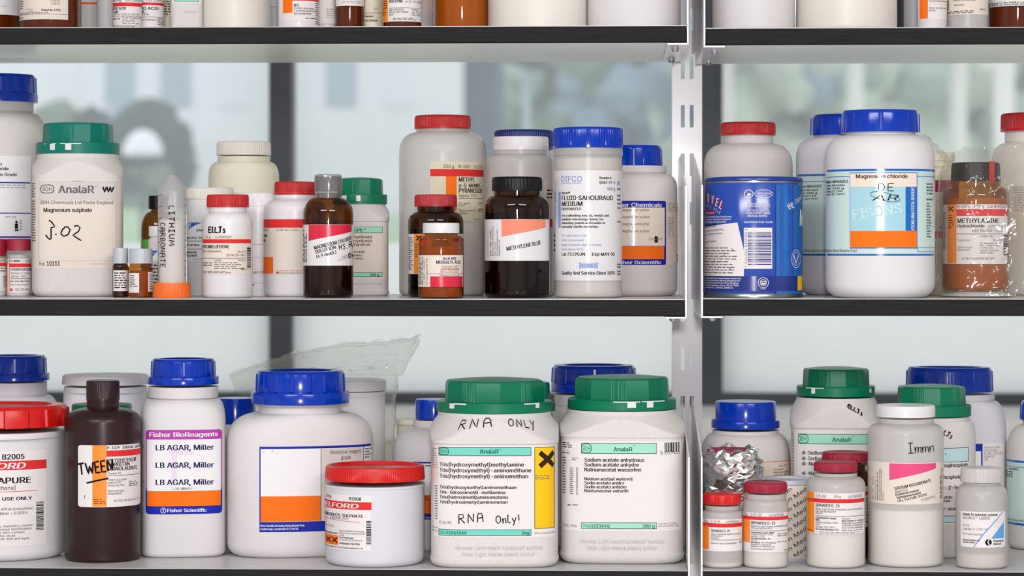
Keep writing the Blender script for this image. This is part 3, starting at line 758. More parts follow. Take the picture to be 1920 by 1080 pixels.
i = Item('vial', 'small amber vial with a grey cap, mostly hidden by the teal-lidded jar', 'vial', GM, 226, 15, 'ML', 60)
i.body(500, 495, 12, 490, 'amber_dark', 3, fill=(516, 'powder_brown')).lid('plain', 'grey_cap', 14, 465, 494)
l = i.lab(); l.r(213, 239, 507, 546, 'paper').g(215, 238, 511, 543, 7, 'ink').done()
i = Item('vial', 'small amber vial with a white cap and two white stickers', 'vial', GM, 263.5, 23, 'ML', 50)
i.body(505, 500, 20, 492, 'amber_pale', 3, fill=(508, 'powder_brown')).lid('hex', 'grey_cap', 22.5, 466, 494)
l = i.lab(); l.r(242, 261, 512, 549, 'paper').g(244, 258, 516, 540, 6, 'ink_grey').r(277, 286, 510, 547, 'paper').g(279, 285, 514, 544, 9, 'ink_grey').done()
i = Item('bottle', 'amber bottle with black cap and green sticker, behind the inverted tube', 'bottle', GM, 297, 33, 'ML', 160)
i.body(432, 396, 14, 388, 'amber', 5, fill=(470, 'powder_brown')).lid('rib', 'black_cap', 18.5, 367, 392, ribs=40)
l = i.lab(); l.r(267, 282, 449, 465, 'l_green').r(267, 290, 470, 520, 'paper').done()
i = Item('bottle', 'little white bottle with a blue label corner, tucked beside the inverted tube', 'bottle', GM, 295, 17, 'ML', 100)
i.body(456, 446, 13, 440, 'white', 3).lid('plain', 'white_gloss', 16, 424, 443)
l = i.lab(); l.r(279, 311, 470, 540, 'paper_white').poly([(279, 470), (296, 470), (279, 490)], 'l_fisons', 1).t('GIBCO BRL', 280, 294, 476, 3, 'paper', ln=16).g(281, 310, 496, 535, 6, 'ink').done()

# inverted centrifuge tube
i = Item('centrifuge_tube', 'clear conical centrifuge tube of white powder standing upside down on its orange cap', 'centrifuge tube', GM, 322.5, 26.5, 'ML', 40)
z = i.zc; R = i.a; i.prof = [(0, R, R, 2), (.2, R, R, 2)]
ring = [(z(531), R, R, 2), (z(358), R * .985, R * .985, 2), (z(354.5), R * 1.04, R * 1.04, 2), (z(351), R * .97, R * .97, 2), (z(331), R * .32, R * .32, 2), (z(328), R * .2, R * .2, 2)]
lathe('tube_wall', ring, 'tube', i.root, 48, None, 25)
lathe('powder', [(z(533), R * .9, R * .9, 2), (z(424), R * .9, R * .9, 2), (z(413), R * .86, R * .86, 2), (z(410), R * .6, R * .3, 2)], 'powder', i.root, 40)
rc = 34.5 * i.sc
lathe('cap', [(0, rc * .97, rc * .97, 2), (.0006, rc, rc, 2), (z(533), rc, rc, 2), (z(530), rc * .97, rc * .97, 2), (z(530) - .0002, R, R, 2)], 'orange_cap', i.root, 240, lambda ph, k: 1 - (.015 if (int(ph / (2 * PI) * 240 + .5) % 4) < 2 and k in (1, 2) else 0), 25)
l = i.lab('printed_marks')
l.hand('LITHIUM', 317, 317 + 74, 386, 10, 1.8, rot=-90, k=1, gap=.3)
l.hand('CARBONATE', 301, 301 + 83, 418, 9, 1.6, rot=-90, k=1, gap=.25)
for k in range(12): l.r(345, 349, 372 + k * 13, 373 + k * 13, 'ink_grey', 1)
for k in range(6): l.hand('C', 297, 299, 366 + k * 22, 8, 1.2, 'ink_grey', -70, 1)
l.done()

i = Item('tub', 'white ribbed-lid tub with a blue label corner, between inverted tube and red-capped bottle', 'tub', GM, 394, 43, 'ML', 120)
i.body(381, 378, 43, 370, 'white_gloss', 3).lid('rib', 'offwhite', 44.5, 352, 373, ribs=70)
l = i.lab(); l.r(348, 436, 417, 490, 'paper_white'); l.poly([(349.5, 417), (380, 417), (365, 423), (349.5, 434)], 'l_fisons', 1); l.t('GIBCO BRL', 340, 362, 424, 4, 'paper', 1, ln=24)
l.t('KANAMYCIN', 369, 400, 434, 4.4, 'ink', 1, ln=44).t('Cat No 11815-024', 350, 388, 448, 4.2, b=1, ln=58).r(348, 436, 451.5, 452.5, 'ink', 1).t('Other Cat Nos', 349, 390, 461, 4.2, b=1, ln=48).r(348, 436, 466.5, 467.5, 'ink', 1).t('Manufactured by', 348, 386, 475, 4.2, b=1, ln=42).t('Paisley, Scotland', 350, 384, 481, 4.2, b=1, ln=42).t('by Life Tech', 364, 392, 487, 2.8, 'ink_blue', ln=40).done()
i = Item('bottle', 'cream wide-necked bottle with cream cap, tallest behind the white tubs', 'bottle', GM, 457, 66, 'ML', 192, .8, 2.6)
i.body(335, 304, 49, 294, 'cream_plastic', 10, sp=.8).lid('rib', 'offwhite', 51, 266, 290, ribs=80)
i = Item('tub', 'white lidded tub with fine black lines of print, behind the bottle marked by pen', 'tub', GM, 484, 46, 'ML', 110)
i.body(392, 388, 46, 382, 'white_gloss', 3).lid('plain', 'white_gloss', 47.5, 362, 386)
l = i.lab(); l.r(439, 529, 458, 458.8, 'ink_pale').r(439, 529, 482, 482.6, 'ink_pale').t('Reagent, 40g', 470, 493, 512, 4.2, 'ink', ln=24).r(439, 529, 530, 530.6, 'ink_pale').g(440, 480, 533, 538, 1, 'ink').done()

i = Item('bottle', 'white bottle with red cap and a name penned in black above its cream label', 'bottle', GM, 427, 46.5, 'ML', 35)
i.body(424, 399, 34, 388, 'white_gloss', 8, sp=.8, lip=.0007).lid('rib', 'red', 39.5, 365, 388, ribs=80)
l = i.lab(); l.r(380, 471, 440, 515, 'paper_cream').r(380, 470, 448.5, 456, 'l_red', 1).t('25 g', 386, 395, 446.5, 4).t('Lot 80K5067', 404, 434, 446.5, 4.2).t('SIGMA', 376, 385, 455, 5, 'paper', 1, ln=14)
l.t('4-METHYLUMBELLIFERONE', 372, 446, 465.5, 6.2, b=1, ln=76).t('(7-Hydroxy-4-methylcoumarin)', 372, 432, 473, 4.4, 'ink_brown', ln=62).t('[90-33-5]', 445, 461, 474, 4, 'ink_brown', sh=.2).t('EEC No 201-986-7', 424, 461, 480.5, 4.2, 'ink_brown', sh=.2).r(381, 460, 483.8, 484.5, 'ink', 2)
l.t('C10H8O3', 402, 416, 490, 3.4).t('FW 176.2', 446, 460, 490, 3.4).g(402, 460, 492, 506, 4, 'ink_grey').g(381, 398, 492, 501, 2, 'ink_grey').bars(462.5, 469.5, 463, 504).g(382, 440, 508.5, 513.5, 2, 'ink_grey').t('<HMIS 4.11>', 451, 461, 506, 2.6, b=1)
l.hand('ElLJs', 392, 422, 436, 10.5, 2.7, gap=.2).done()

i = Item('bottle', 'white red-capped bottle with a red band and orange square, beside the film-wrapped amber bottle', 'bottle', GM, 553, 58, 'ML', 85)
i.body(398, 374, 37, 362, 'white_gloss', 9, sp=.75, lip=.0006).lid('rib', 'red', 38.5, 341, 365, ribs=80)
l = i.lab(); l.r(495, 600, 411, 515, 'paper_cream').r(494, 600, 411, 427, 'l_red', 1).t('A', 491, 496, 425, 11, 'paper', 1).r(494, 512.5, 482, 513, 'l_orange', 1).r(516.5, 517, 429, 480, 'ink_palegrey', 1)
l.t('SIGMA D4K0256', 486, 515, 433, 3.8, 'ink_brown', ln=34).t('EC 205-281-5; WGK 1.', 520, 562, 433, 3.8, 'ink_brown').t('thyl sodium', 484, 510, 444, 5.5, 'ink', 1, ln=30).t('biology,', 489, 508, 452.5, 5.2, 'ink', 1, ln=24)
l.r(518, 522, 509, 512.5, 'l_red', 1).g(523, 566, 507.5, 509.5, 1, 'ink_red').g(519, 590, 511, 514, 2, 'ink_grey').done()

i = Item('bottle', 'amber bottle of magnesium chloride solution, its cap wrapped in grey stretch film', 'bottle', GM, 615.5, 47, 'ML', 45)
i.body(402, 371, 23, 362, 'amber', 7, fill=(499, 'liquid_dark', 'solution')).lid('plain', 'grey_plastic', 24.5, 331, 358)
# stretch film wound round cap and neck
ro = random.Random(3); c = i.sc
lathe('stretch_film', [(i.zc(374), 24 * c, 24 * c, 2), (i.zc(365), 24.5 * c, 24.5 * c, 2), (i.zc(359), 26.2 * c, 26.2 * c, 2), (i.zc(346), 26.6 * c, 26.6 * c, 2), (i.zc(333), 26.2 * c, 26.2 * c, 2), (i.zc(328), 25 * c, 25 * c, 2), (i.zc(326.5), 18 * c, 18 * c, 2)], 'parafilm', i.root, 72,
      lambda ph, k: 1 + .018 * noise.noise((math.cos(ph) * 4, math.sin(ph) * 4, k * 2.3)), 12)
l = i.lab(); l.r(567, 664, 421, 498, 'paper_gloss').q(579, 659, 421.5, 421.5, 452, 433.5, 'l_crimson', 1)
l.t('MAGNESIUM CHLORIDE', 590, 668, 468.5, 7, b=1, rot=14, ln=84).t('SOLUTION', 592, 640, 476, 6.4, b=1, rot=14, ln=41).t('(4.9 mol/L)', 594, 640, 484.5, 6, b=1, rot=14, ln=39).t('SIGMA DIAGNOSTICS', 641, 664, 483.5, 3, 'ink_grey', rot=14, ln=36).t('ST. LOUIS, MO 63178', 634, 664, 489.5, 3, 'ink_grey', rot=14, ln=40)
l.hand('HS.', 636, 651, 468, 9.5, 1.6, rot=6).hand('R', 654, 661, 464, 11, 1.8, rot=6).hand('On', 653, 663, 484, 9, 2.2, rot=6).g(569, 577, 428, 492, 3, 'ink_grey', vert=True, hr=.5).done()

i = Item('jar', 'small square white jar with green lid, behind the film-wrapped amber bottle', 'jar', GM, 675, 55, 'ML', 128, .95, 4.2)
i.body(408, 386, 48, 380, 'dusty', 7, waist=.0009, arch=True).lid('facet', 'green', 43, 335, 364, 51, 382, [(668, 676, 366.5, 377), (641, 650, 366.5, 377)], phase=.0)
l = i.lab(); l.r(622, 727, 424, 523, 'paper_cream').r(650, 719, 425, 436, 'l_mint', 1).frame(648, 718.5, 425, 437, 'l_tealink', .9, 2).t('GPR ™', 664, 686, 434.5, 6, 'l_tealink', 1).r(650, 717, 511, 518, 'l_mint', 1).frame(648, 717.5, 511, 519, 'l_tealink', .9, 2).t('100 g', 694, 711, 518, 5.2, 'ink', 1)
for k, (a, e, yb) in enumerate((('di-sodium monohydrate', 699, 446.5), ('di-sodium monohydraté', 698.5, 454), ('di-sodium monohydrat', 695, 461))): l.t(a, e - 92, e, yb, 5.2, 'ink_grey', 1)
for a, e, yb in (('dinatrium monohydraat', 684, 474), ('disodio monoidrato', 679, 480.5), ('disodio monohidrato', 681, 486.5)): l.t(a, e - 76, e, yb, 4.2, 'ink_grey', 1)
l.t('Hinweis: Licht macht Kunststoff spröde', 628, 716, 534, 5, 'ink_faint', 1).done()

i = Item('bottle', 'large frosted translucent bottle with red cap and an orange-striped label, tallest of the wide bay', 'bottle', GM, 830, 82, 'ML', 135)
i.body(293, 248, 48, 237, 'natural', 10, sp=.7, fill=(400, 'powder'), lip=.0008).lid('rib', 'red', 53, 217, 240, ribs=100)
l = i.lab(); l.rr(807, 908, 303, 415, 'paper_yellow', 0, 3).r(807, 907, 317, 330.5, 'l_red', 1).r(836, 856, 330.5, 396, 'l_orange', 1).t('500 g', 832, 851, 315, 6.5, 'ink_brown').t('M-6882', 859.5, 881, 315, 6.5, 'ink_brown').t('Lot 123H', 889, 906, 315, 6.5, 'ink_brown', ln=26)
l.t('METHYL', 860, 890, 340.5, 8.5, 'ink', 1).t('α-D-MANNO-', 860, 902, 351, 7.5, 'ink', 1).t('PYRANOSIDE', 860, 904, 361, 8.5, 'ink', 1).t('Approx. 99%', 860, 893, 369.5, 6.2, 'ink_brown').r(859, 906, 371.3, 372.1, 'ink_brown', 2)
l.t('E.D. approx.', 860, 882, 383, 4.2, 'ink_brown').t('0.005', 860, 871, 387, 3.6, 'ink_brown').t('C7H14O6', 896, 906, 383, 4, 'ink_brown').t('Store at room tem-', 860, 893, 396.5, 4.2, 'ink_brown').t('perature', 860, 876, 401.5, 4.2, 'ink_brown').g(896, 906, 391, 399, 3, 'ink_brown').g(889, 905, 411, 413.5, 1, 'ink_brown').done()

i = Item('bottle', 'amber bottle with red cap and an orange hazard stripe, behind the small white-capped vial', 'bottle', GM, 817, 52, 'ML', 72)
i.body(417, 397, 34, 386, 'amber_dark', 7, fill=(430, 'liquid_dark', 'contents'), lip=.0008).lid('rib', 'crimson', 40, 365, 387, ribs=80)
l = i.lab(); l.r(765, 870, 438.5, 514, 'paper').r(776.5, 800, 439, 513, 'l_orange2', 1).cross(786, 446, 4.6, 2.6).r(848, 870, 447, 454, 'l_red', 1).t('M9508', 857, 868, 445, 4.4, 'ink', ln=13).g(766, 775, 445, 508, 16, 'ink_grey').g(778, 786, 457, 484, 8, 'ink_brown').g(862, 869, 457, 500, 7, 'ink_grey').done()
i = Item('vial', 'small amber vial with white cap and a crimson block low on its label', 'vial', GM, 827, 42.5, 'ML', 15)
i.body(450, 442, 31, 436, 'amber_pale', 5, fill=(462, 'powder_brown')).lid('plain', 'white_gloss', 34.5, 418, 437)
l = i.lab(); l.r(784, 868, 478.5, 538, 'paper_cream').t('No. M-8000', 831, 855, 487, 4.6, 'ink_navy', 1).t('MERSALYL ACID', 818, 863, 494.5, 6, 'ink_navy', 1).t('(Salyrganic Acid)', 828, 858, 501.5, 3.8, 'ink_grey').t('CAUTION: POISON', 826, 860, 507, 3.8, 'ink_red', 1).t('Mercury Derivative', 826, 859, 511.5, 3.4, 'ink_red').r(803, 868, 513.3, 513.9, 'ink_brown', 2).t('(Obtained Thru Lab)', 824, 861, 518, 3.4, 'ink_grey').r(807, 867, 518.3, 538, 'l_crimson', 1)
l.t('1 28C - 0405', 797, 800, 531, 3.6, 'ink', rot=90, ln=44).t('For Laboratory Use Only', 802, 805, 534, 3.4, 'ink_brown', rot=90, ln=50).g(786, 794, 482, 534, 3, 'ink_brown', vert=True).done()

i = Item('bottle', 'frosted translucent bottle with white cap, behind the black-capped dark bottle', 'bottle', GM, 976, 63, 'ML', 112)
i.body(305, 291, 50, 278, 'natural', 7, sp=.8, fill=(420, 'powder'), lip=.0006).lid('plain', 'white_gloss', 52.5, 257, 280)
l = i.lab(); l.r(1020, 1035, 338, 425, 'paper_cream').g(1025, 1035, 355, 375, 3, 'ink').r(1022, 1036, 410, 425, 'l_red', 1).done()
i = Item('bottle', 'white bottle with dark blue ribbed lid, behind the white-capped translucent one', 'bottle', GM, 982, 58, 'ML', 186, .9)
i.body(305, 288, 50, 278, 'white', 6).lid('rib', 'blue_dark', 55.5, 244.5, 279, ribs=70)
i = Item('bottle', 'dark brown bottle with black cap and a salmon wedge on its slanted white label', 'bottle', GM, 969.5, 61, 'ML', 38)
i.body(394, 367, 42, 357, 'amber_dark', 9, sp=.75, fill=(399, 'liquid_dark', 'dye_solution'), lip=.0008).lid('rib', 'black_cap', 47.5, 332, 357, ribs=44)
l = i.lab(); l.r(908, 1030, 411, 489, 'paper_gloss').q(940.5, 1023, 411.5, 411.5, 444, 426, 'l_salmon', 1).t('METHYLENE BLUE', 950.5, 1020, 470.5, 7.5, b=1, rot=10.5, ln=70)
for a, s_, q in ((916, 'CATALOG NO. 340-1', 46), (921.5, 'LOT:  68F-37581', 50), (925.5, 'Store at room temperature', 56), (930, '(18-26°C)', 26), (934, 'For Research and In Vitro', 50), (938, 'Diagnostic Use', 30)): l.t(s_, a, None, 480, 3.3, 'ink', 1 if a == 921.5 else 0, rot=90, ln=q)
l.done()

i = Item('bottle', 'cylindrical white bottle with blue ribbed lid and a blue bar on its powder medium label', 'bottle', GM, 1102.5, 65.5, 'ML', 42)
i.body(283, 276, 62, 274, 'natural_dim', 8, fill=(298, 'powder'), waist=.0007).lid('rib', 'blue', 66, 240, 276, ribs=76)
l = i.lab(); l.r(1037, 1168, 319, 526.5, 'paper_gloss').t('DIFCO', 1052, 1091, 340.5, 10.5, 'ink_blue').t('LABORATORIES', 1052.5, 1090, 344.5, 2.2, 'ink_blue').t('Reorder #', 1124, 1147, 335.5, 4.6, b=1).t('0642-17-5', 1124, 1154, 344.5, 5.6, b=1).t('500 g', 1139.5, 1153.5, 356.5, 5.6)
l.r(1158.5, 1163, 339, 346, 'l_lightblue', 1).r(1046, 1050.5, 359, 427, 'l_lightblue', 1).t('Bacto®', 1052.5, 1068.5, 363.5, 4.6, b=1).t('FLUID SABOURAUD', 1052.5, 1150, 375, 8.4, b=1).t('MEDIUM', 1052.5, 1092, 386, 8.4, b=1).t('DEHYDRATED', 1052.5, 1089.5, 394, 5, b=1)
for s_, e, y in (('For cultivating yeasts, molds and', 1142.5, 406), ('aciduric microorganisms; for', 1132, 413), ('detecting yeasts and molds in', 1134.5, 420), ('normally sterile materials.', 1123, 427)): l.t(s_, 1052.5, e, y, 4.4, b=1)
for s_, e, y in (('For Laboratory Use', 1100, 443.5), ('Very hygroscopic', 1095.5, 452), ('Keep container tightly closed', 1128, 461), ('Store below 30°C', 1094, 469.5)): l.t(s_, 1052.5, e, y, 4.2, 'ink_blue')
l.t('Lot 72190JN', 1052.5, 1097, 479.5, 6, b=1).t('Exp MAY 00', 1110, 1153, 479.5, 6, b=1).poly([(1086, 491.5), (1090, 494), (1117, 494), (1121, 491.5), (1121, 504.5), (1117, 502), (1090, 502), (1086, 504.5)], 'l_lightblue', 1).t('DIFCO', 1089, 1119, 501.5, 6.8, 'ink_faint', 1).t('Quality And Service Since 1895', 1052.5, 1153, 515, 6.4, b=1)
for y, s_ in ((355.5, 'DIRECTIONS'), (368, 'Dissolve'), (375.5, 'distilled'), (383, 'Sterilize'), (391, '15 minutes'), (417, 'Final pH'), (497.5, 'Date'), (502.5, 'Received'), (511, 'Date'), (516, 'Opened')): l.t(s_, 1158, 1168, y, 3.6, b=1, ln=15)
for y in (363, 370, 377): l.t('.1g', 1037.5, 1041, y, 3.6)
l.g(1037.5, 1040, 440, 476, 4, 'ink').done()

i = Item('bottle', 'blue-lidded white bottle with a blue-framed peach label, beside the white upright', 'bottle', GM, 1187, 83, 'ML', 118, .95)
i.body(356, 326, 60, 312, 'dusty', 16, sp=.8, lip=.0012).lid('bars', 'blue', 54, 273.5, 312)
l = i.lab(); l.rr(1120, 1249, 376.5, 497, 'l_blue', 0, 4).r(1120, 1246, 389, 461, 'paper_peach', 1).t('Fisher Chemicals', 1146, 1240, 388, 7.5, 'paper', 1, ln=100).r(1120, 1245, 461.5, 486, 'l_orange', 1).t('Fisher Scientific', 1152, 1238, 495, 6, 'paper', 1, ln=92)
l.r(1180, 1206, 402, 407, 'paper_white', 1).q(1176, 1186, 402, 402, 458, 458, 'paper_white', 1).r(1182, 1198, 424, 429, 'paper_white', 1)
for k, s_ in enumerate(('Magnesium sulfate', 'Magnesium sulfate', 'Magnesiumsulfat', 'Magnesium sulfaat')): l.t(s_, 1166, 1215, 396 + 13.2 * k, 5, 'ink_brown', ln=52)
l.t('Certified', 1216, 1241, 450, 5, 'ink_grey').r(1227, 1233, 443, 455, 'ink', 2).r(1249, 1276, 377, 496, 'paper_cream').g(1252, 1275, 380, 398, 5, 'ink_pale').g(1252, 1264, 407, 446, 10, 'ink_pale').g(1270, 1277, 478, 492, 2, 'ink_brown').done()

# ------------------------------------------------------------------ middle shelf, narrower bay
i = Item('bottle', 'dusty white bottle with red cap, behind the blue milk powder tin', 'bottle', GM, 1403, 83, 'MR', 148)
i.body(320, 270, 46, 250, 'dusty', 8, sp=.65, lip=.0004).lid('rib', 'red', 51.5, 230, 252, ribs=100)
l = i.lab(); l.r(1345, 1440, 329, 420, 'paper_cream').r(1348, 1371, 331, 420, 'l_orange', 1).done()

i = Item('tin', 'blue printed milk powder tin with a plastic lid and a barcode', 'tin', GM, 1413, 92, 'MR', 22)
a = i.a; i.prof = [(0, a, a, 2), (.3, a, a, 2)]
zt, zb = i.zc(345), .0045
lathe('tin_wall', [(zb, a * .996, a * .996, 2), (zb + .0004, a, a, 2), (zt, a, a, 2), (zt + .0004, a * .995, a * .995, 2)], 'tin_blue', i.root, 128)
lathe('bottom_rim', [(0, a * 1.002, a * 1.002, 2), (.0006, a * 1.012, a * 1.012, 2), (.0032, a * 1.012, a * 1.012, 2), (zb, a * .995, a * .995, 2)], 'steel', i.root, 96)
lathe('top_rim', [(zt, a * .996, a * .996, 2), (zt + .0006, a * 1.006, a * 1.006, 2), (zt + .0018, a * 1.006, a * 1.006, 2), (zt + .002, a * .98, a * .98, 2)], 'metal', i.root, 96)
lathe('plastic_lid', [(zt + .0018, a * .985, a * .985, 2), (zt + .0022, a * 1.0, a * 1.0, 2), (i.zc(337), a * 1.0, a * 1.0, 2), (i.zc(334.5), a * .985, a * .985, 2), (i.zc(333), a * .95, a * .95, 2), (i.zc(334.5), a * .9, a * .9, 2)], 'tin_lid', i.root, 96)
l = i.lab()
l.r(1454.5, 1505, 346, 553, 'tin_mid').r(1321, 1454, 518, 546, 'tin_dark', 1).r(1454, 1505, 518, 546, 'tin_dark', 1).r(1454, 1455, 346, 553, 'tin_dark', 2).r(1495, 1504, 518, 545, 'l_yellow', 2)
for k in range(6): l.q(1457 + 4 * k, 1463 + 5 * k, 347, 347, 517, 517, ('tin_mid', 'tin_blue', 'tin_mid', 'l_fisons', 'tin_mid', 'tin_blue')[k], 1)
for k, (c, x, y, r_) in enumerate((('M', 1314, 378, 14), ('A', 1320, 378, 8), ('R', 1326.5, 378.5, -2), ('V', 1333.5, 381, -10), ('E', 1341, 385, -18), ('L', 1348, 389.5, -26))):
    if k: l.t(c, x + 1.3, None, y + 1.3, 17 - k * .3, 'l_red', 1, rot=r_, k=1, ln=6.8); l.t(c, x, None, y, 17 - k * .3, 'paper', 1, rot=r_, ln=6.8)
for k, c in enumerate('SKIMMED MILK'): 
    q = k / 11; l.t(c, 1312 + 36 * q, None, 385 + 15 * q * q, 5.4, 'paper', 1, rot=-8 - 25 * q, ln=2.6)
l.disc(1328, 398, 14, 4.6, 'l_maroon', 1).t('Favourite Recipes', 1321, 1340, 399.6, 2.6, 'paper', 1)
for k, (e, s_) in enumerate(((1373, 'Use Marvel to fortify milk in all your favourite dishes.'), (1371, 'Send a stamped self-addressed envelope for'), (1362, 'details to the Manager at the address below.'))): l.t(s_, 1321.5, e, 407.5 + 4.8 * k, 3, 'paper', 1)
l.poly([(1320, 424.5), (1383, 417), (1395, 470), (1395, 518), (1320, 518)], 'paper', 1)
l.t('CHEESE SAUCE RECIPE', 1321, 1360, 427, 5.6, 'ink', 1, rot=3, sh=.2, ln=50)
for y in (431, 438, 445, 452): l.t(('butter, 100g (4oz) Self Raising Flour,', 'cheese, 175 (7oz) Instant Skimmed', 'water', 'Large Saucepan, 1 Tablespoon')[(y - 431) // 7], 1321, None, y + 4, 3.2, 'ink', rot=3, ln=(70, 66, 10, 50)[(y - 431) // 7])
for k in range(10): l.g(1321, 1386 - (k * 3) % 9, 464 + 5.2 * k, 468.5 + 5.2 * k, 1, 'ink_grey', .42, seed=k)
for n_, x, y in (('3', 1372, 470), ('4', 1357, 476.5), ('5', 1357, 481.5), ('6', 1349, 486.5), ('7', 1338, 493), ('8', 1326, 499), ('9', 1368, 505.5)): l.t(n_, x, None, y, 4.2, 'ink', 1)
for k, s_ in enumerate(('If not completely satisfied, please call our Consumer Service Line', 'in the UK or return this product with the packaging to the', 'address below. If purchased in the United Kingdom:', 'Long Sutton, Spalding, Lincs, PE12 9EB.', 'Glaxo Ireland Ltd., Coolock, Dublin 5.')): l.t(s_, 1321.5, (1390, 1388, 1386, 1386, 1376)[k], 523.5 + 4.4 * k, 2.8, 'paper', 1)
l.ring(1404, 363.5, 8, 7.5, 1.2, 'paper').disc(1404, 363.5, 5, 4, 'paper', 2).line([(1398, 366), (1403, 360), (1410, 363)], 2.4, 'tin_blue', 4)
l.ring(1431.5, 363.5, 16.5, 7.6, .9, 'paper').t('UK FF 003 M', 1419, 1445, 364.5, 3.6, 'paper', 1).t('EEC', 1428, 1436, 369, 3.4, 'paper', 1)
for s_, a_, e, y in (('DRIED SKIMMED MILK', 1401, 1443, 384), ('WITH VITAMINS A & D', 1401, 1443, 388.5), ('NOT TO BE USED FOR', 1401, 1442, 396.5), ('BABIES EXCEPT UNDER', 1399, 1444, 401.5), ('MEDICAL ADVICE', 1402, 1438, 406.5), ('Best Before End: see lid', 1396, 1448, 418)): l.t(s_, a_, e, y, 3.7, 'paper', 1)
l.r(1395, 1447.5, 427, 504, 'paper', 1).bars(1402, 1446, 435, 497, True, 'l_navy2', 2).t('5 000183 932773 >', 1396.5, None, 429, 4.4, 'ink', rot=-90, ln=72)
l.ring(1431, 530, 9.5, 9.5, 1, 'paper').ring(1431, 530, 6, 6, .8, 'paper').r(1427, 1435, 530, 533.5, 'paper', 3).line([(1426.5, 529.5), (1427, 527.5), (1435, 527.5), (1435.5, 529.5)], 1.6, 'paper').t('UK ONLY', 1426, 1436, 542.5, 2.2, 'paper', 1)
l.hand('tHe', 1478, 1490, 393, 11, 1.4, 'paper', 22, gap=.15).t('Original', 1492, 1504, 382, 9, 'paper', rot=24, ln=26).t('M', 1499, 1505, 422, 30, 'paper', 1, k=2, rot=-4, ln=22)
l.ring(1492, 485.5, 8.6, 17, .9, 'paper').ring(1492, 485.5, 6, 12.5, .8, 'paper').line([(1487.5, 478), (1491.5, 494), (1497, 477)], 2.2, 'paper').done()

def fisons(i, x0, x1, xp, xt, detail):
    l = i.lab()
    dy = detail
    l.r(x0, x1, 316.5 + dy, 480, 'paper_mint').r(x0, x1, 316.5 + dy, 320.5 + dy, 'l_fisons', 1).r(x0, x1, 476, 479.5, 'l_fisons', 1).r(x0, x1, 330 + dy, 331.2 + dy, 'l_fisons', 1)
    l.t('Product: M/0600/53', xp - 14, xp + 28, 342 + dy, 5, b=1)
    for k, s_ in enumerate(('Order: GIK45A04', 'Net: 500 g', 'Made: OCT 1994', 'Use: OCT 1997')): l.t(s_, xp - 12, xp + 22 - 2 * (k % 3), 348.5 + dy + 5.6 * k, 3.6, b=1)
    l.t('Scientific Equipment, Bishop Meadow Road', xt - 60, xt + 38, 472.5, 5.4, 'ink', ln=110)
    return l
i = Item('bottle', 'white bottle with blue lid and pale green label, behind the magnesium chloride one', 'bottle', GM, 1593, 100, 'MR', 145, .82, 2.2)
i.body(298, 258, 66, 250, 'white_cold', 26, sp=.7).lid('bars', 'blue', 72, 216, 251.5, phase=.1)
fisons(i, 1496, 1680, 1513, 1507, 9).done()
i = Item('bottle', 'big white bottle of magnesium chloride with blue lid and an orange block on its label', 'bottle', GM, 1650, 102, 'MR', 1, .85, 2.2)
i.body(300, 254, 66, 245, 'white', 28, sp=.7).lid('bars', 'blue', 73, 208, 246)
l = fisons(i, 1551, 1752, 1563, 1568, 0)
l.r(1594, 1719, 323, 466, 'l_fisons', 1).r(1595, 1717.5, 324.5, 350, 'paper_peach', 2).r(1595, 1697, 350, 433, 'l_sky', 2).r(1697, 1717.5, 350, 433, 'l_fisons', 2).r(1595, 1717.5, 433, 464, 'l_orange', 2)
l.t('Magnesium chloride', 1605.5, 1701, 334, 7.4, 'ink_brown', 1, k=3).t('FISONS', 1601, 1692, 412, 19, 'l_aqua', 1, rot=8, ln=92, k=3).t('FISONS ANALYTICAL REAGENT', 1713, None, 431, 6.4, 'paper', 1, rot=90, ln=80, k=3)
l.hand('DE', 1647, 1675, 358, 14, 1.7, k=4).t('AR', 1635, 1682, 376, 11, 'ink', 0, sh=.45, k=3).ring(1659, 369, 28, 7.5, .9, 'ink', 4, tilt=13)
l.r(1719, 1752, 464, 465, 'l_fisons', 1).r(1719, 1720, 464, 472, 'l_fisons', 1).r(1720, 1752, 471.5, 472.5, 'l_fisons', 1)
for k, s_ in enumerate(('Formula  MgCl2', 'Molecular weight', 'EINECS Number', 'S.L. Number')): l.t(s_, 1736, 1752, 346 + 6 * k, 3.6, b=1, ln=24)
l.t('Specification', 1736, 1752, 375, 4, b=1, ln=22)
for k, s_ in enumerate(('Assay', 'Calcium Ca', 'Copper Cu', 'Iron (Fe)', 'Lead (Pb)', 'Potassium K', 'pH range', 'Sodium Na', 'Zinc (Zn)', 'Total sulfate', 'Total phosphate', 'Total nitrogen', 'Total silica')): l.t(s_, 1736, 1751, 382.5 + 5.2 * k, 3.2, b=1, ln=10 + (k * 5) % 9)
l.done()

# bottle inside a clear bag, on a drying sachet
sa = Item('sachet', 'flat white drying-agent sachet under the bagged amber bottle', 'sachet', GM, 1832, 68, 'MR', 55, .8, 2)
lathe('pillow', [(0, sa.a * .7, sa.b * .7, 2), (.0008, sa.a * .96, sa.b * .96, 2.4), (.0014, sa.a, sa.b, 2.4), (.003, sa.a * .9, sa.b * .9, 2), (.0052, sa.a * .6, sa.b * .6, 2), (.0058, sa.a * .3, sa.b * .3, 2)], 'white', sa.root, 64, lambda ph, k: 1 + .02 * noise.noise((math.cos(ph) * 5, math.sin(ph) * 5, k)))
i = Item('bottle', 'amber bottle of methylamine with black cap and red tape, inside a clear bag', 'bottle', GM, 1829.5, 62, 'MR', 62, up=.0062)
i.body(375, 350, 45, 338, 'amber_pale', 10, sp=.75, fill=(372, 'powder_tan'), lip=.0008).lid('hex', 'black_cap', 46, 305, 338)
m = MB(); rr = 46.6 * i.sc
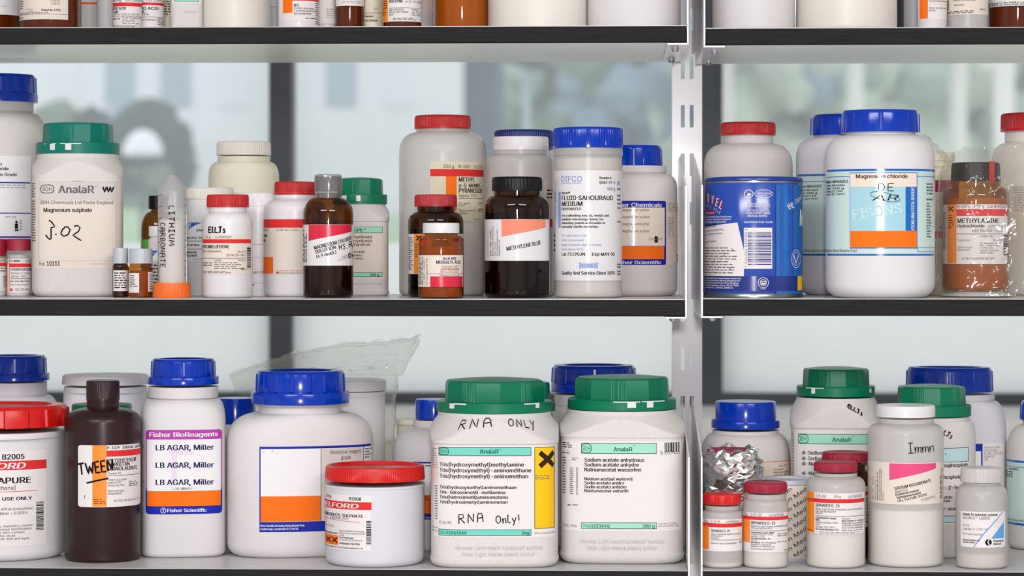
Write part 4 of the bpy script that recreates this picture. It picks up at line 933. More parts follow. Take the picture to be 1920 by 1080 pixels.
for k in range(4):
    a0, a1 = .56 + .07 * k, .56 + .07 * (k + 1)
    zz0, zz1 = i.zc(342), i.zc(303.5)
    m.poly([(rr * math.sin(a0), -rr * math.cos(a0), zz0), (rr * math.sin(a1), -rr * math.cos(a1), zz0), (rr * math.sin(a1), -rr * math.cos(a1), zz1), (rr * math.sin(a0), -rr * math.cos(a0), zz1)])
m.build('red_tape', ['red'], i.root)
l = i.lab(); l.rr(1768, 1888, 383, 495, 'paper', 0, 4).r(1777, 1794, 383, 494, 'l_orange2', 1).r(1794, 1888, 392, 405, 'l_red', 1).cross(1784, 391.5, 4.4, 2.4).t('M-0505', 1796, 1818, 389.8, 5.6).t('100 g', 1826, 1844, 389.8, 5.6).t('Lot 87H2531', 1852, 1885, 389.8, 5.6)
l.t('METHYLAMINE', 1796, 1872, 418, 8.6, b=1).t('Hydrochloride', 1796, 1845.5, 426.5, 6, b=1).t('[593-51-1]', 1852, 1879, 427, 5.2, sh=.2).t('EEC No 209-795-0', 1823, 1879, 435, 5.4, sh=.2).r(1795, 1878, 438, 438.8, 'ink', 2).t('CH5N • HCl', 1837, 1862, 445, 4).t('FW 67.52', 1861, 1878, 452, 3.8).t('Hygroscopic', 1796, 1820, 452, 4, 'ink_grey').t('Store at room', 1796, 1823, 465.5, 4, 'ink_grey').t('temperature', 1796, 1819, 470, 4, 'ink_grey')
for k, s_ in enumerate(('For laboratory use only.', 'Not for drug, household', 'or other uses.')): l.t(s_, 1837, (1877, 1877, 1862)[k], 457.5 + 4.3 * k, 3.2)
l.t('Product of Switzerland', 1837, 1871, 471, 3).t('MSDS available', 1837, 1862, 475.5, 3).g(1804, 1878, 483.5, 487.5, 2, 'ink').g(1769, 1775.5, 398, 470, 19, 'ink_grey').g(1779, 1789, 403, 430, 6, 'ink_brown').bars(1880, 1887.5, 440, 480).done()
i = Item('bottle', 'cream bottle with faded red bands, hidden behind the big magnesium chloride bottle', 'bottle', GM, 1752, 46, 'MR', 150)
i.body(322, 312, 36, 300, 'cream_plastic', 6).lid('plain', 'cream_plastic', 38, 286, 301)
l = i.lab(); l.r(1708, 1797, 330, 500, 'paper_yellow').r(1708, 1797, 338, 360, 'l_maroon', 1).r(1708, 1797, 434, 446, 'l_red', 1).g(1760, 1795, 425, 432, 1).done()
i = Item('bottle', 'off-white bottle with red cap, standing behind the clear bag', 'bottle', GM, 1938, 78, 'MR', 150)
i.body(318, 268, 52, 242, 'offwhite', 10, sp=.65, lip=.0006).lid('rib', 'red', 61, 213, 244, ribs=110)
l = i.lab(); l.r(1898, 1975, 345, 480, 'paper_cream').g(1901, 1930, 350, 398, 10, 'ink_pale').r(1901, 1925, 402, 428, 'paper_yellow', 1).done()

# ------------------------------------------------------------------ bottom shelf, wide bay
i = Item('bottle', 'white bottle with blue lid, behind the big red-lidded tub', 'bottle', GL, 26, 82, 'LL', 163, .9, 2.6)
i.body(775, 740, 60, 716, 'white_cold', 8, sp=.8, lip=.0008).lid('bars', 'blue', 60, 666, 702, 66, 716)
i = Item('tub', 'big white tub with shiny red lid, cut by the picture edge', 'tub', GL, 0, 122, 'LL', 36, .9)
i.body(818, 816, 121, 806, 'white_gloss', 18).lid('bars', 'red_bright', 127, 758, 806, dr=.9)
l = i.lab(); l.rr(-95, 86, 846, 1026, 'paper', 0, 3).t('B2005', 4, 45, 862, 10, b=1).r(-95, 86, 865, 882, 'l_red', 1).t('MELFORD', -72, 46, 879.5, 11, 'paper', 1, sh=.3).t('ULTRAPURE', -52, 57, 907, 11, b=1).t('(hydroxymethyl) methane]', -90, 28, 919, 7.5).r(-95, 69, 922, 923, 'l_red', 1).t('FOR RESEARCH USE ONLY', -80, 59, 939, 6.4, b=1)
l.t('Colour < 20 APHA (colourless)', -40, 61, 957.5, 5).t('Insoluble Matter < 0.005%', -38, 51, 965.5, 5)
for k, (s_, e) in enumerate((('Irritating to eyes, respiratory system', 60), ('and skin.  May cause sensitization', 58), ('by inhalation or skin contact', 45), ('Do not breathe dust', 28), ('Avoid contact with skin and eyes.', 55))): l.t(s_, -48, e, 989 + 6 * k, 4.2)
l.bars(66.5, 80.5, 944, 999).done()
i = Item('tub', 'wide white lidded tub, behind the brown bottle', 'tub', GL, 198, 78, 'LL', 168, .92)
i.body(738, 734, 77, 724, 'white_back', 6).lid('dish', 'white_back', 81, 702, 724, ribs=60)
i = Item('jar', 'jar with a low green lid, mostly hidden by the brown bottle', 'jar', GL, 191, 52, 'LL', 112, .9, 4)
i.body(800, 786, 48, 780, 'dusty', 5).lid('plain', 'green', 56, 757, 783)
i = Item('bottle', 'dark brown plastic bottle with ribbed brown cap and a word penned across its label', 'bottle', GL, 193, 70.5, 'LL', 34)
i.body(790, 764, 29, 750, 'brown_plastic', 6, sp=.9, lip=.0006).lid('rib', 'brown_plastic', 31, 713, 752, ribs=60)
l = i.lab(); l.rr(147, 263, 835, 951, 'paper', 0, 5).r(173.5, 200, 835, 950, 'l_orange2', 1).r(199.5, 263, 845, 856.5, 'l_red', 1).t('P-1379', 201, 224, 842.5, 5.2, b=1).t('500 ml', 229, 248, 842.5, 5.2, b=1).t('Lot 81H0', 252, 262, 842.5, 5.2, b=1, ln=28)
l.t('POLYOXYETHYLENE', 201.5, 262, 867.5, 7, b=1, ln=66).t('SORBITAN', 201.5, 242, 875, 7, b=1).t('MONOLAURATE', 201.5, 256, 883, 7, b=1).t('(Tween 20)', 201.5, 227, 890, 4).r(201, 262, 892, 892.7, 'ink', 2)
for k, (s_, e) in enumerate((('Tween is a trade-', 238), ('mark of ICI', 228), ('Americas, Inc.', 233))): l.t(s_, 201.5, e, 902 + 5.2 * k, 4.2)
l.t('Store at room', 201.5, 232, 923, 4.2).t('temperature', 201.5, 228, 928, 4.2).g(241, 261, 905, 916, 3).g(213, 261, 938, 942.5, 2).g(176, 198, 936, 946, 3, 'ink_brown').t('f', 158, 161, 935, 6)
l.hand('TWEEN', 150, 213, 891, 21, 3.4, rot=8, gap=.16).line([(163, 906), (182, 901), (203, 897)], 3.2).done()

i = Item('bottle', 'square white bottle of agar powder with blue lid and a purple-framed label', 'bottle', GL, 343.5, 79, 'LL', 78, .95, 4.0)
i.body(803, 746, 62, 724, 'white', 10, sp=.62, lip=.0018, ndr=1.0).lid('bars', 'blue', 59.5, 672, 708, 66.5, 723)
l = i.lab(); l.rr(274, 416, 806, 964, 'l_purple', 0, 6).r(276, 414, 824, 920, 'l_lilac', 1).r(278, 412, 824, 918, 'paper_white', 2).rr(274, 416, 914, 964, 'l_blue', 1, 6).r(277, 413, 914, 920.5, 'paper_white', 2).r(277, 413, 920.5, 949, 'l_orange', 2).t('Fisher BioReagents', 281, 408, 819, 8.6, 'paper_white', 1, k=1)
l.r(322, 332, 840, 905, 'l_lilac', 3).r(318, 362, 846, 852, 'l_lilac', 3).r(322, 348, 868, 873, 'l_lilac', 3)
for y in (844, 877, 909): l.t('LB AGAR, Miller', 293, 400, y, 10, 'ink_navy', 1, k=4)
l.ring(307, 957, 4.8, 4.8, 1, 'paper_white').t('f', 305.4, 308.6, 960, 5.4, 'paper_white', 1).t('Fisher Scientific', 314, 387, 960, 6.4, 'paper_white', 1)
for k in range(14): l.r(422.5, 424, 822 + 8.4 * k, 826 + 8.4 * k, 'ink_pale', 1)
l.t('00', 268.5, 271.5, 841, 5).t('5', 269.5, 271.5, 907, 5).done()

i = Item('bottle', 'bottle with a plain blue cylindrical lid, squeezed behind the two big white bottles', 'bottle', GL, 441, 42, 'LL', 178)
i.body(812, 800, 36, 786, 'white', 5).lid('plain', 'blue', 38, 746, 796)
i = Item('jar', 'broad white jar with blue lid and an orange block on its blue-framed label', 'jar', GL, 563, 137, 'LL', 80, .61, 2.5, rot=10)
i.body(832, 772, 76, 756, 'white', 22, sp=.72, ndr=1.0).lid('bars', 'blue', 83.5, 694, 738, 92, 760)
l = i.lab(); l.r(487, 697, 837, 997, 'l_blue').r(489.5, 698, 841.5, 978, 'paper_white', 1).r(489.5, 601, 930, 977.5, 'l_orange', 2).r(601, 602, 841, 979, 'ink_navy', 2).r(602, 680, 842, 978, 'paper_grey', 2).r(681, 682, 841, 979, 'ink_navy', 3)
l.t('Analytical reagent', 618, 676, 852.5, 7.4, 'ink', k=4).t('grade', 638.5, 657, 863.5, 7.4, 'ink', k=4).t('Fisher Scientific UK Limited, Bishop Meadow Road,', 489, 571, 987, 3.8, 'paper_white', 1).t('Loughborough, Leicestershire LE11 5RG UK.', 489, 560, 993, 3.8, 'paper_white', 1).g(684, 698, 845, 866, 4, 'ink_grey', k=3)
for x, y, a_ in ((496, 848, 2), (512, 846, 3), (520, 850, 2), (500, 870, 1.4)): l.disc(x, y, a_, a_ * .8, 'l_aqua', 2, 8)
l.done()

# tub in a zip bag
tb = Item('tub', 'tall plain white tub inside the crumpled zip bag', 'tub', GL, 652, 70, 'LL', 178, .98)
tb.body(745, 742, 70, 733, 'white_back', 4, waist=0).lid('plain', 'white_back', 72, 711, 735)
def zip_bag():
    it = tb; X, Y, z0 = it.X, it.Y, it.z0; s = it.sc
    e = empty('zip_bag', (X, Y, z0)); tag(e, 'crumpled clear zip bag standing up behind the broad white jar', 'plastic bag')
    # sleeve around the tub
    v = []; f = []; NS, NL = 90, 22
    zt = it.zc(704)
    for j in range(NL + 1):
        q = j / NL; z = .001 + (zt - .001) * q
        for k in range(NS):
            ph = 2 * PI * k / NS; px_ = 79 * s * (1 + .12 * max(0, math.sin(ph)) ** 3 * (.4 + q * .6)); x, y = pol(ph, px_, 75 * s, 2.3)
            nz = 1.1 * abs(noise.noise((x * 40, y * 40 + 3, z * 22))) + .6 * abs(noise.noise((x * 100 + z * 40, y * 100, z * 55)))
            g = 1 + .10 * nz
            g = max(g, 1.0)
            v.append((x * g, y * (1 + .02 * nz), z))
    for j in range(NL):
        for k in range(NS): f.append((j * NS + k, j * NS + (k + 1) % NS, (j + 1) * NS + (k + 1) % NS, (j + 1) * NS + k))
    obj('bag_body', v, f, 'bag', e, None, True, 28)
    # flattened top of the bag lying over the tub, zip strip along its upper edge
    top = [(428, 699), (470, 683), (520, 669), (560, 656), (640, 640), (720, 636), (760, 631), (790, 624)]
    bot = [(441, 736), (470, 742), (520, 736), (565, 708), (640, 704), (700, 703), (752, 704), (786, 640)]
    def curve(c, q):
        p = q * (len(c) - 1); a = min(int(p), len(c) - 2); r = p - a; return [c[a][n] + (c[a + 1][n] - c[a][n]) * r for n in (0, 1)]
    NU, NV = 80, 16; v = []; f = []
    for side in (0, 1):
        for j in range(NV + 1):
            for k in range(NU + 1):
                a = curve(top, k / NU); b = curve(bot, k / NU); r = j / NV
                px_, py_ = a[0] + (b[0] - a[0]) * r, a[1] + (b[1] - a[1]) * r
                yy = Y - .012 + .03 * (1 - r) - .02 * (k / NU)
                x, t = at(px_, yy); z = zz(py_, t) - z0
                nz = noise.noise((px_ * .03, py_ * .08, side * 5)) * .005 + abs(noise.noise((px_ * .022 + py_ * .05, py_ * .06 - px_ * .012, side + 7))) * .012 + abs(noise.noise((px_ * .07, py_ * .11, side))) * .005
                th = (.5 - side) * .012 * math.sin(PI * r) * math.sin(PI * k / NU)
                v.append((x - X, yy - Y + nz + th, z + (nz - .006) * .5))
        o0 = side * (NU + 1) * (NV + 1)
        for j in range(NV):
            for k in range(NU): p = o0 + j * (NU + 1) + k; f.append((p, p + 1, p + NU + 2, p + NU + 1))
    fl = obj('bag_flap', v, f, 'bag', e, None, True, 28)
    for dy, mt in ((5, 'bag_milky'), (9, 'bag_milky')):
        v = []; f = []
        for k in range(NU + 1):
            a = curve(top, k / NU); b = curve(bot, k / NU)
            for g in (dy, dy + 1.5):
                r = g / max(b[1] - a[1], 8); r = min(r, .8); px_, py_ = a[0] + (b[0] - a[0]) * r, a[1] + (b[1] - a[1]) * r
                yy = Y - .012 + .03 * (1 - r) - .02 * (k / NU) - .006; x, t = at(px_, yy); v.append((x - X, yy - Y, zz(py_, t) - z0))
            if k: p = 2 * k; f.append((p - 2, p, p + 1, p - 1))
        obj('zip_strip', v, f, mt, fl)
zip_bag()
i = Item('tub', 'small cream tub peeping out behind the bottle beside the zip bag', 'tub', GL, 770, 26, 'LL', 222, .9)
i.body(800, 798, 26, 796, 'cream_plastic', 3).lid('plain', 'cream_plastic', 27, 785, 797)
i = Item('bottle', 'slim white bottle with blue lid, behind the red-lidded tub and the tris jar', 'bottle', GL, 813, 78, 'LL', 140)
i.body(862, 800, 36, 787, 'white', 10, sp=.75, lip=.0008).lid('plain', 'blue', 34, 748, 787)
l = i.lab(); l.r(776, 850, 866, 974, 'paper_white').r(775, 850, 866, 869, 'l_blue', 1).r(795, 850, 928, 963, 'l_orange', 1).r(775, 850, 963, 974, 'l_blue', 1).g(790, 812, 872, 878, 1).g(796, 806, 931, 940, 3, 'ink_brown').t('Fisher', 794, 806, 972, 3.5, 'paper_white', ln=22).done()

i = Item('tub', 'squat white tub with ribbed red lid and two small hazard squares', 'tub', GL, 703, 92.5, 'LL', 5)
i.body(914, 912, 92.5, 906, 'white_cold', 14, lip=.0006).lid('dish', 'red_bright', 93.5, 871, 906, ribs=150)
l = i.lab(); l.rr(590, 696.5, 929, 1033, 'paper', 0, 3).t('100g', 611, 621, 937, 5.4).t('B2008', 655, 677.5, 939, 6.2, b=1).r(594, 696.5, 942, 956.5, 'l_red', 1).t('MELFORD', 605, 672, 954, 8.6, 'paper', 1, sh=.25).t('SODIUM DODECYL SULPHATE', 600, 681, 971, 5.6, b=1).t('ULTRA PURE >99%', 619, 653, 976.5, 4.4).q(594, 676, 975.5, 979.5, 976.3, 980.3, 'l_red', 1).t('Batch Nr. 16221', 606, 627, 992, 3.8, 'ink_grey')
l.t('HARMFUL IRRITANT', 600, 634, 1005, 3.4, b=1).r(594, 634, 1007, 1025, 'l_orange', 1).cross(616, 1016, 4.6, 2.6).cross(628, 1016, 4.6, 2.6)
for k, (s_, e, b_) in enumerate((('Harmful by inhalation and ingestion,', 684, 0), ('irritating to eyes, respiratory system', 685, 0), ('and skin.', 646, 0), ('Do not breathe dust.', 664, 1), ('Avoid contact with skin and eyes.', 680, 0))): l.t(s_, 636, e, 998.5 + 4.2 * k, 3, b=b_)
l.t('For Research Use Only', 636, 675, 1022.5, 4, b=1).t('Suffolk IP7 7LE Tel +44(0)1449 741178 www.melford.co.uk', 602, 681, 1030, 2.6, b=1).bars(687, 696, 977, 1024).done()

def bdh(i, head, x0, x1, y0, y1, mint, xb, prod, wt, yy, bands):
    l = i.lab(); l.r(*bands, 'paper')
    l.r(x0, x1, y0, y1, mint, 1).frame(x0, x1, y0, y1, 'ink', .9, 2); bdh_mark(l, x0 + 1, x0 + 19, y0 + 1.5, y1 - 1.5, 'l_tealink')
    l.t('AnalaR', xb, xb + 36, y1 - 4.5, 8, 'l_tealink', 1).t('®', xb + 38, xb + 41, y0 + 6, 3.2, 'l_tealink')
    l.r(x0, x1, yy, yy + 12, mint, 1).frame(x0, x1, yy, yy + 12, 'ink', .9, 2).t('Prod', x0 + 4, x0 + 18, yy + 9.4, 6.2, 'l_tealink').t(prod, x0 + 19, x0 + 54, yy + 9.4, 6.2, 'l_tealink', 1).t(wt, x1 - 6 - len(wt) * 4.2, x1 - 4, yy + 9.4, 6.2, 'l_tealink', 1)
    return l
i = Item('jar', 'white jar with green lid, hidden behind the tris jar', 'jar', GL, 986, 54, 'LL', 126, .9, 4)
i.body(800, 776, 48, 772, 'dusty', 5).lid('facet', 'green', 45, 716, 757, 55.5, 773)
i = Item('jar', 'square white jar of tris powder with green lid and a yellow hazard panel', 'jar', GL, 927, 120, 'LL', 8, .93, 4.6)
i.body(826, 777, 106, 770, 'dusty', 13, waist=.0009, arch=True).lid('facet', 'green', 94, 711, 756, 108.5, 776, [(844, 853, 758.5, 768), (852, 875, 757.6, 760.2), (1003, 1010, 757.5, 767), (982, 1006, 757.6, 759.8)], phase=.35)
l = bdh(i, '', 821, 997, 839, 855, 'l_teal', 899, '103156X', '1kg', 993, (812, 1042, 836, 1008))
for s_, e, y, h in (('Tris(hydroxymethyl)methylamine', 983, 875, 7.4), ('Tris(hydroxyméthyl)-aminométhane', 997, 885.8, 7.4), ('Tris(hydroxymethyl)-aminomethan', 991, 896.8, 7.4), ('Tris(hydroxymethyl)aminomethaan', 969, 917, 6), ('Tris-(idrossimetil)-metilamina', 948, 926.3, 6), ('Tris(hidroximetil)aminometano', 953, 935.5, 6), ('Tris(hydroximetyl)aminometan', 952, 944.6, 6)): l.t(s_, 823, e, y, h, 'ink_brown', 1)
l.r(1003, 1041.5, 839, 992, 'l_yellow', 1).frame(1003, 1041.5, 839, 992, 'ink_brown', 1, 2).cross(1026, 862, 13, 9.5, 'ink_brown', 3).g(1004, 1033, 892, 901, 3, 'ink_grey').t('Minimum shelf life 36 months', 1003, 1042, 1002, 3.4, 'ink_grey', ln=50).t('R 36/38', 822.5, 845, 983, 5.2, 'ink_grey')
l.g(807, 818, 842, 882, 9, 'ink_pale').q(808, 820, 868, 868, 904, 904, 'paper_peach', 1).g(814, 819, 912, 978, 14, 'ink_grey').g(808, 819, 990, 1002, 2, 'ink_pale')
l.hand('RNA', 860, 906, 982, 17, 2, 'pen', 4, gap=.35).hand('Only!', 930, 974, 982, 15, 2, 'pen', 3, gap=.2)
l.t('Hinweis: Licht macht Kunststoff spröde!', 852, 1018, 1031, 7, 'ink_faint', 1).t('Note: Light makes plastic brittle!', 866, 1003, 1043, 7, 'ink_faint', 1)
l.hand('RNA', 855, 922, 806, 17, 2, 'pen', 5, gap=.42).hand('ONLY', 953, 1016, 799, 14, 2, 'pen', -5, gap=.35).done()

i = Item('jar', 'white jar with broad blue lid, behind the two green-lidded jars', 'jar', GL, 1113, 82, 'LL', 166, .9)
i.body(800, 760, 72, 738, 'white', 8, lip=.0008).lid('bars', 'blue', 78, 684, 722, 80, 738)
i = Item('jar', 'square white jar of sodium acetate with green lid and a mint band', 'jar', GL, 1166, 117, 'LL', 40, .93, 4.6)
i.body(814, 773, 103, 766, 'dusty', 16, waist=.0009, arch=True).lid('facet', 'green', 90, 706, 751, 101.5, 771, [(1176, 1192, 753, 765), (1212, 1224, 753, 765), (1150, 1200, 753, 755), (1203, 1245, 752.6, 754.4)], phase=-.12)
l = bdh(i, '', 1089, 1232, 831, 851, 'l_mint', 1150, '102364Q', '500 g', 980, (1051, 1280, 827, 996))
for s_, e, y, h in (('Sodium acetate anhydrous', 1208, 866, 7), ('Sodium acétate anhydre', 1198, 875, 7), ('Natriumacetat wasserfrei', 1202.5, 884.3, 7), ('Natrium acetaat watervrij', 1186, 901, 5.8), ('Sodio acetato anidro', 1170, 908.5, 5.8), ('Sodio acetato anhidro', 1175, 916, 5.8), ('Natriumacetat vattenfri', 1178.5, 923.4, 5.8)): l.t(s_, 1095, e, y, h, 'ink_brown', 1)
l.bars(1247, 1277, 830, 848, False).t('5 017610', 1239, 1276, 852, 5.4, 'ink').g(1053, 1071, 831, 843, 3, 'ink').g(1053, 1066, 850, 854, 1, 'ink').g(1053, 1060, 859, 930, 14, 'ink_grey').g(1071, 1083, 859, 866, 2, 'ink_grey').g(1067, 1074, 878, 930, 14, 'ink_grey').g(1079, 1083, 878, 930, 14, 'ink_grey').t('Max. +50°C', 1063, 1083, 949.5, 3, b=1).t('8205  904', 1054, 1080.5, 990, 5.4, 'ink_grey').t('Test date: 31/10/97', 1235, 1270, 983.5, 3.2, 'ink_grey').t('Minimum shelf life 5 years', 1235, 1276, 988, 3.2, 'ink_grey', ln=44)
l.t('Hinweis: Licht macht Kunststoff spröde!', 1086, 1246, 1019, 7, 'ink_faint', 1).t('Note: Light makes plastic brittle!', 1099, 1232, 1031, 7, 'ink_faint', 1).done()

# ------------------------------------------------------------------ bottom shelf, narrower bay
i = Item('jar', 'round dusty white jar with blue lid, behind the foil', 'jar', GL, 1398, 84, 'LR', 152)
i.body(872, 812, 62, 806, 'dusty', 12, sp=.8).lid('plain', 'blue', 57, 752, 791, 64, 806)
l = i.lab(); l.r(1420, 1481, 868, 980, 'paper_peach').frame(1418, 1482, 866, 982, 'l_orange', 1.2, 1).t('Store at +20°C', 1460, 1478, 877, 3.6, ln=24).t('Formula S', 1450, 1468, 883.5, 3.8).t('Molecular Weight', 1450, 1478, 889, 3.8).g(1450, 1478, 892, 905, 3).done()
i = Item('bottle', 'maroon-capped bottle with a large printed numeral, wrapped in foil around its cap', 'bottle', GL, 1366, 44, 'LR', 72)
i.body(900, 880, 40, 870, 'white', 5).lid('rib', 'maroon', 42, 841, 876, ribs=60)
l = i.lab(); l.r(1325, 1407, 915, 1020, 'paper_cream').t('50', 1387, 1404, 940, 14, 'ink', ln=22).r(1325, 1407, 952, 953, 'ink_pale', 1).r(1325, 1408, 956, 956.8, 'ink', 1).g(1386, 1406, 962, 1000, 6).done()
fb = i
def foil():
    it = fb; X, Y = it.X, it.Y; s = it.sc
    z0, z1 = zz(918, it.t), zz(842, it.t); h = z1 - z0
    rnd = random.Random(5); v = []; f = []; NS, NL = 42, 13; cx = (1372.5 - 1366) * s
    for j in range(NL + 1):
        q = j / NL
        for k in range(NS):
            ph = 2 * PI * (k + .5 * (j % 2)) / NS
            rx = 55 * s * (.88 + .14 * math.sin(PI * min(1, q * 1.15)) ** .5); ry = .0262 + .003 * math.sin(PI * q)
            x, y = pol(ph, rx, ry, 2.6)
            n1 = noise.noise((x * 130, y * 130, q * 4.2)) * .0042 + noise.noise((x * 330 + 7, y * 330, q * 11)) * .0022 + rnd.uniform(-1, 1) * .0005
            g = 1 + n1 / math.hypot(x, y)
            zt = (.006 * noise.noise((math.cos(ph) * 2.6, math.sin(ph) * 2.6, 4)) - .001) * q ** 2 + .003 * noise.noise((math.cos(ph) * 3, math.sin(ph) * 3, 9)) * (1 - q) ** 2
            rise = .006 * max(0, math.sin(ph)) * (1 - q)      # its lower edge climbs on one side
            v.append((x * g + cx, y * g, h * q + zt + rise + rnd.uniform(-1, 1) * .0004))
    # fold the rim inwards
    for jj, (dr, dz) in enumerate(((.9, .0012), (.8, -.003))):
        for k in range(NS):
            p = v[NL * NS + k]; v.append(((p[0] - cx) * dr + cx, p[1] * dr, p[2] + dz + rnd.uniform(-1, 1) * .0012))
    for j in range(NL + 2):
        for k in range(NS):
            a, b, c, d = j * NS + k, j * NS + (k + 1) % NS, (j + 1) * NS + (k + 1) % NS, (j + 1) * NS + k
            if (j + k) % 2: f += [(a, b, c), (a, c, d)]
            else: f += [(a, b, d), (b, c, d)]
    o = obj('aluminium_foil', v, f, 'foil', None, None, False)
    o.location = (X, Y, z0); o.rotation_euler = (0, 0, -math.atan2(X, Y + ZC))
    tag(o, 'crumpled silver foil wrapped around the maroon cap of a bottle', 'foil')
foil()

i = Item('can', 'cardboard can printed with slanting typewritten words, grey metal rim', 'can', GL, 1476, 55, 'LR', 68)
a = i.a; i.prof = [(0, a, a, 2), (.2, a, a, 2)]; zt = i.zc(905)
lathe('can_wall', [(.0025, a, a, 2), (zt, a, a, 2)], 'paper_cream', i.root, 96)
lathe('metal_lid', [(zt - .0006, a * 1.0, a * 1.0, 2), (zt, a * 1.018, a * 1.018, 2), (i.zc(898), a * 1.018, a * 1.018, 2), (i.zc(896.5), a * 1.0, a * 1.0, 2), (i.zc(898), a * .94, a * .94, 2), (i.zc(901), a * .92, a * .92, 2)], 'grey_cap', i.root, 96)
lathe('bottom_rim', [(0, a * 1.0, a * 1.0, 2), (.0005, a * 1.015, a * 1.015, 2), (.0028, a * 1.015, a * 1.015, 2), (.003, a, a, 2)], 'grey_cap', i.root, 96)
l = i.lab(); l.clip = (.004, zt - .001)
for k in range(9): l.t('fusion Media Solution Media', 1452, None, 940 + 18.5 * k, 8, 'ink', 0, rot=31, ln=190 if k < 8 else 150)
l.done()

def seph(label, cx, hw, yf, capm, ch, c0, c1, ys, yn, nh, powder, lx0, lx1, ly0, ly1, rb, ob, lines, waist=0):
    i = Item('bottle', label, 'bottle', GL, cx, hw, 'LR', yf)
    i.body(ys, yn, nh, c1, 'natural', 8, sp=.8, fill=(powder, 'powder'), lip=.0006, waist=waist).lid('rib', capm, ch, c0 + 4, c1, ribs=78)
    l = i.lab(); l.r(lx0, lx1, ly0, ly1, 'paper'); l.r(lx0, lx1, rb[0], rb[1], 'l_red', 1); l.r(lx0 + .5, ob[0], ob[1], ob[2], 'l_orange2', 1)
    for q in lines: l.t(*q[:5], **(q[5] if len(q) > 5 else {}))
    return l
B = dict(b=1)
l = seph('smallest red-capped bottle of gel powder, next to the white bracket', 1354, 38.5, 12, 'red_bright', 35.5, 920, 947, 966, 956, 31, 1052, 1317, 1391, 974, 1034, (981.5, 989), (1329.5, 986, 1031),
  [('10 g', 1320.5, 1327.5, 980.5, 4.6), ('G-25-50', 1334, 1350, 980.5, 4.6), ('Lot 60H0640', 1361, 1384, 980.5, 4.6), ('SEPHADEX G-25', 1334, 1368, 998, 5, B), ('(Beads for gel filtration prepared by cross-linking', 1334, 1390, 1003, 3.2, dict(ln=62)), ('epichlorohydrin)', 1334, 1355, 1006.5, 3), ('Superfine', 1334, 1348, 1010.5, 3), ('Store at room temperature', 1333.5, 1380, 1020.5, 3.8)])
l.r(1333, 1391, 1012.3, 1013, 'ink', 2).g(1385, 1391, 1016, 1021, 2).done()
l = seph('red-capped bottle of gel powder in front of the typewritten can', 1435.5, 42.5, 12, 'maroon', 40.5, 899, 925, 946, 936, 37, 1024, 1394, 1477, 962, 1036, (969, 975.5), (1406.5, 975.5, 1018.5),
  [('10 g', 1396, 1402, 968, 4.6), ('G-15-120', 1408.5, 1428, 968, 4.8), ('Lot 66H0188', 1441.5, 1468, 968, 4.8), ('SEPHADEX G-15', 1408.5, 1453, 983.5, 5.4, B), ('(Beads for gel filtration prepared by cross', 1408.5, 1476, 988.5, 3.4), ('with epichlorohydrin)', 1408.5, 1447, 992.3, 3.4)])
for k, (s_, e, b_) in enumerate((('Fractionation range (MW)', 1451, 1), ('Globular proteins: <1500', 1448, 0), ('Dextrans: <1500', 1434, 0), ('Dry bead diameter: 40-', 1446, 1), ('120 µm', 1420, 0), ('Bed volume: 2.5-3.5 ml per g', 1454, 1), ('Sephadex is a registered', 1445, 0), ('trademark of Pharmacia Inc.', 1453, 0), ('Store at room temperature', 1450, 0))): l.t(s_, 1408.5, e, 1000.5 + 3.7 * k + (1 if k == 8 else 0), 2.9, b=b_)
l.r(1408, 1477, 995.3, 995.9, 'ink', 2).g(1457, 1475, 1001, 1008, 2).g(1457, 1474, 1016, 1019, 1).g(1469, 1476, 1032, 1035, 1).done()
l = seph('taller red-capped bottle of gel powder with an orange strip along its label', 1567, 55, 14, 'maroon', 40.5, 861, 886, 912, 893, 39, 985, 1514, 1620, 925, 1002, (936, 943.5), (1527.5, 925, 1001),
  [('G-25-150', 1530, 1549, 933.5, 4.8), ('100 g', 1563, 1576, 933.5, 4.8), ('Lot 106H1282', 1590, 1615, 933.5, 4.8), ('SEPHADEX G-25', 1530, 1574, 951, 5.6, B), ('(Beads for gel filtration prepared by cross-linking dextran', 1530, 1619, 957, 3.6, dict(ln=98)), ('with epichlorohydrin)', 1530, 1567, 961.3, 3.6), ('Medium', 1530, 1543, 965, 3.4)])
for k, (s_, e, b_) in enumerate((('Fractionation range', 1568, 1), ('(MW)', 1537, 1), ('Globular proteins: 1000-', 1573, 0), ('5000', 1537, 0), ('Dextrans: 100-5000', 1565, 0), ('Dry bead diameter: 50-', 1574, 1))): l.t(s_, 1530, e, 973.5 + 4.3 * k, 3.4, b=b_)
for k, (s_, e, b_) in enumerate((('150 µm', 1593, 0), ('Bed volume: 4-6 ml per g', 1618, 1), ('Sephadex is a registered', 1618, 0), ('trademark of Pharmacia Inc.', 1618, 0), ('Store at room temperature', 1617, 0))): l.t(s_, 1578, e, 974 + 4.3 * k, 3.3, b=b_)
l.r(1530, 1619, 968, 968.7, 'ink', 2).g(1578, 1618, 994, 997, 1).g(1537, 1612, 998, 1001.5, 2).g(1515, 1526, 995.5, 999, 2, 'ink_brown').done()

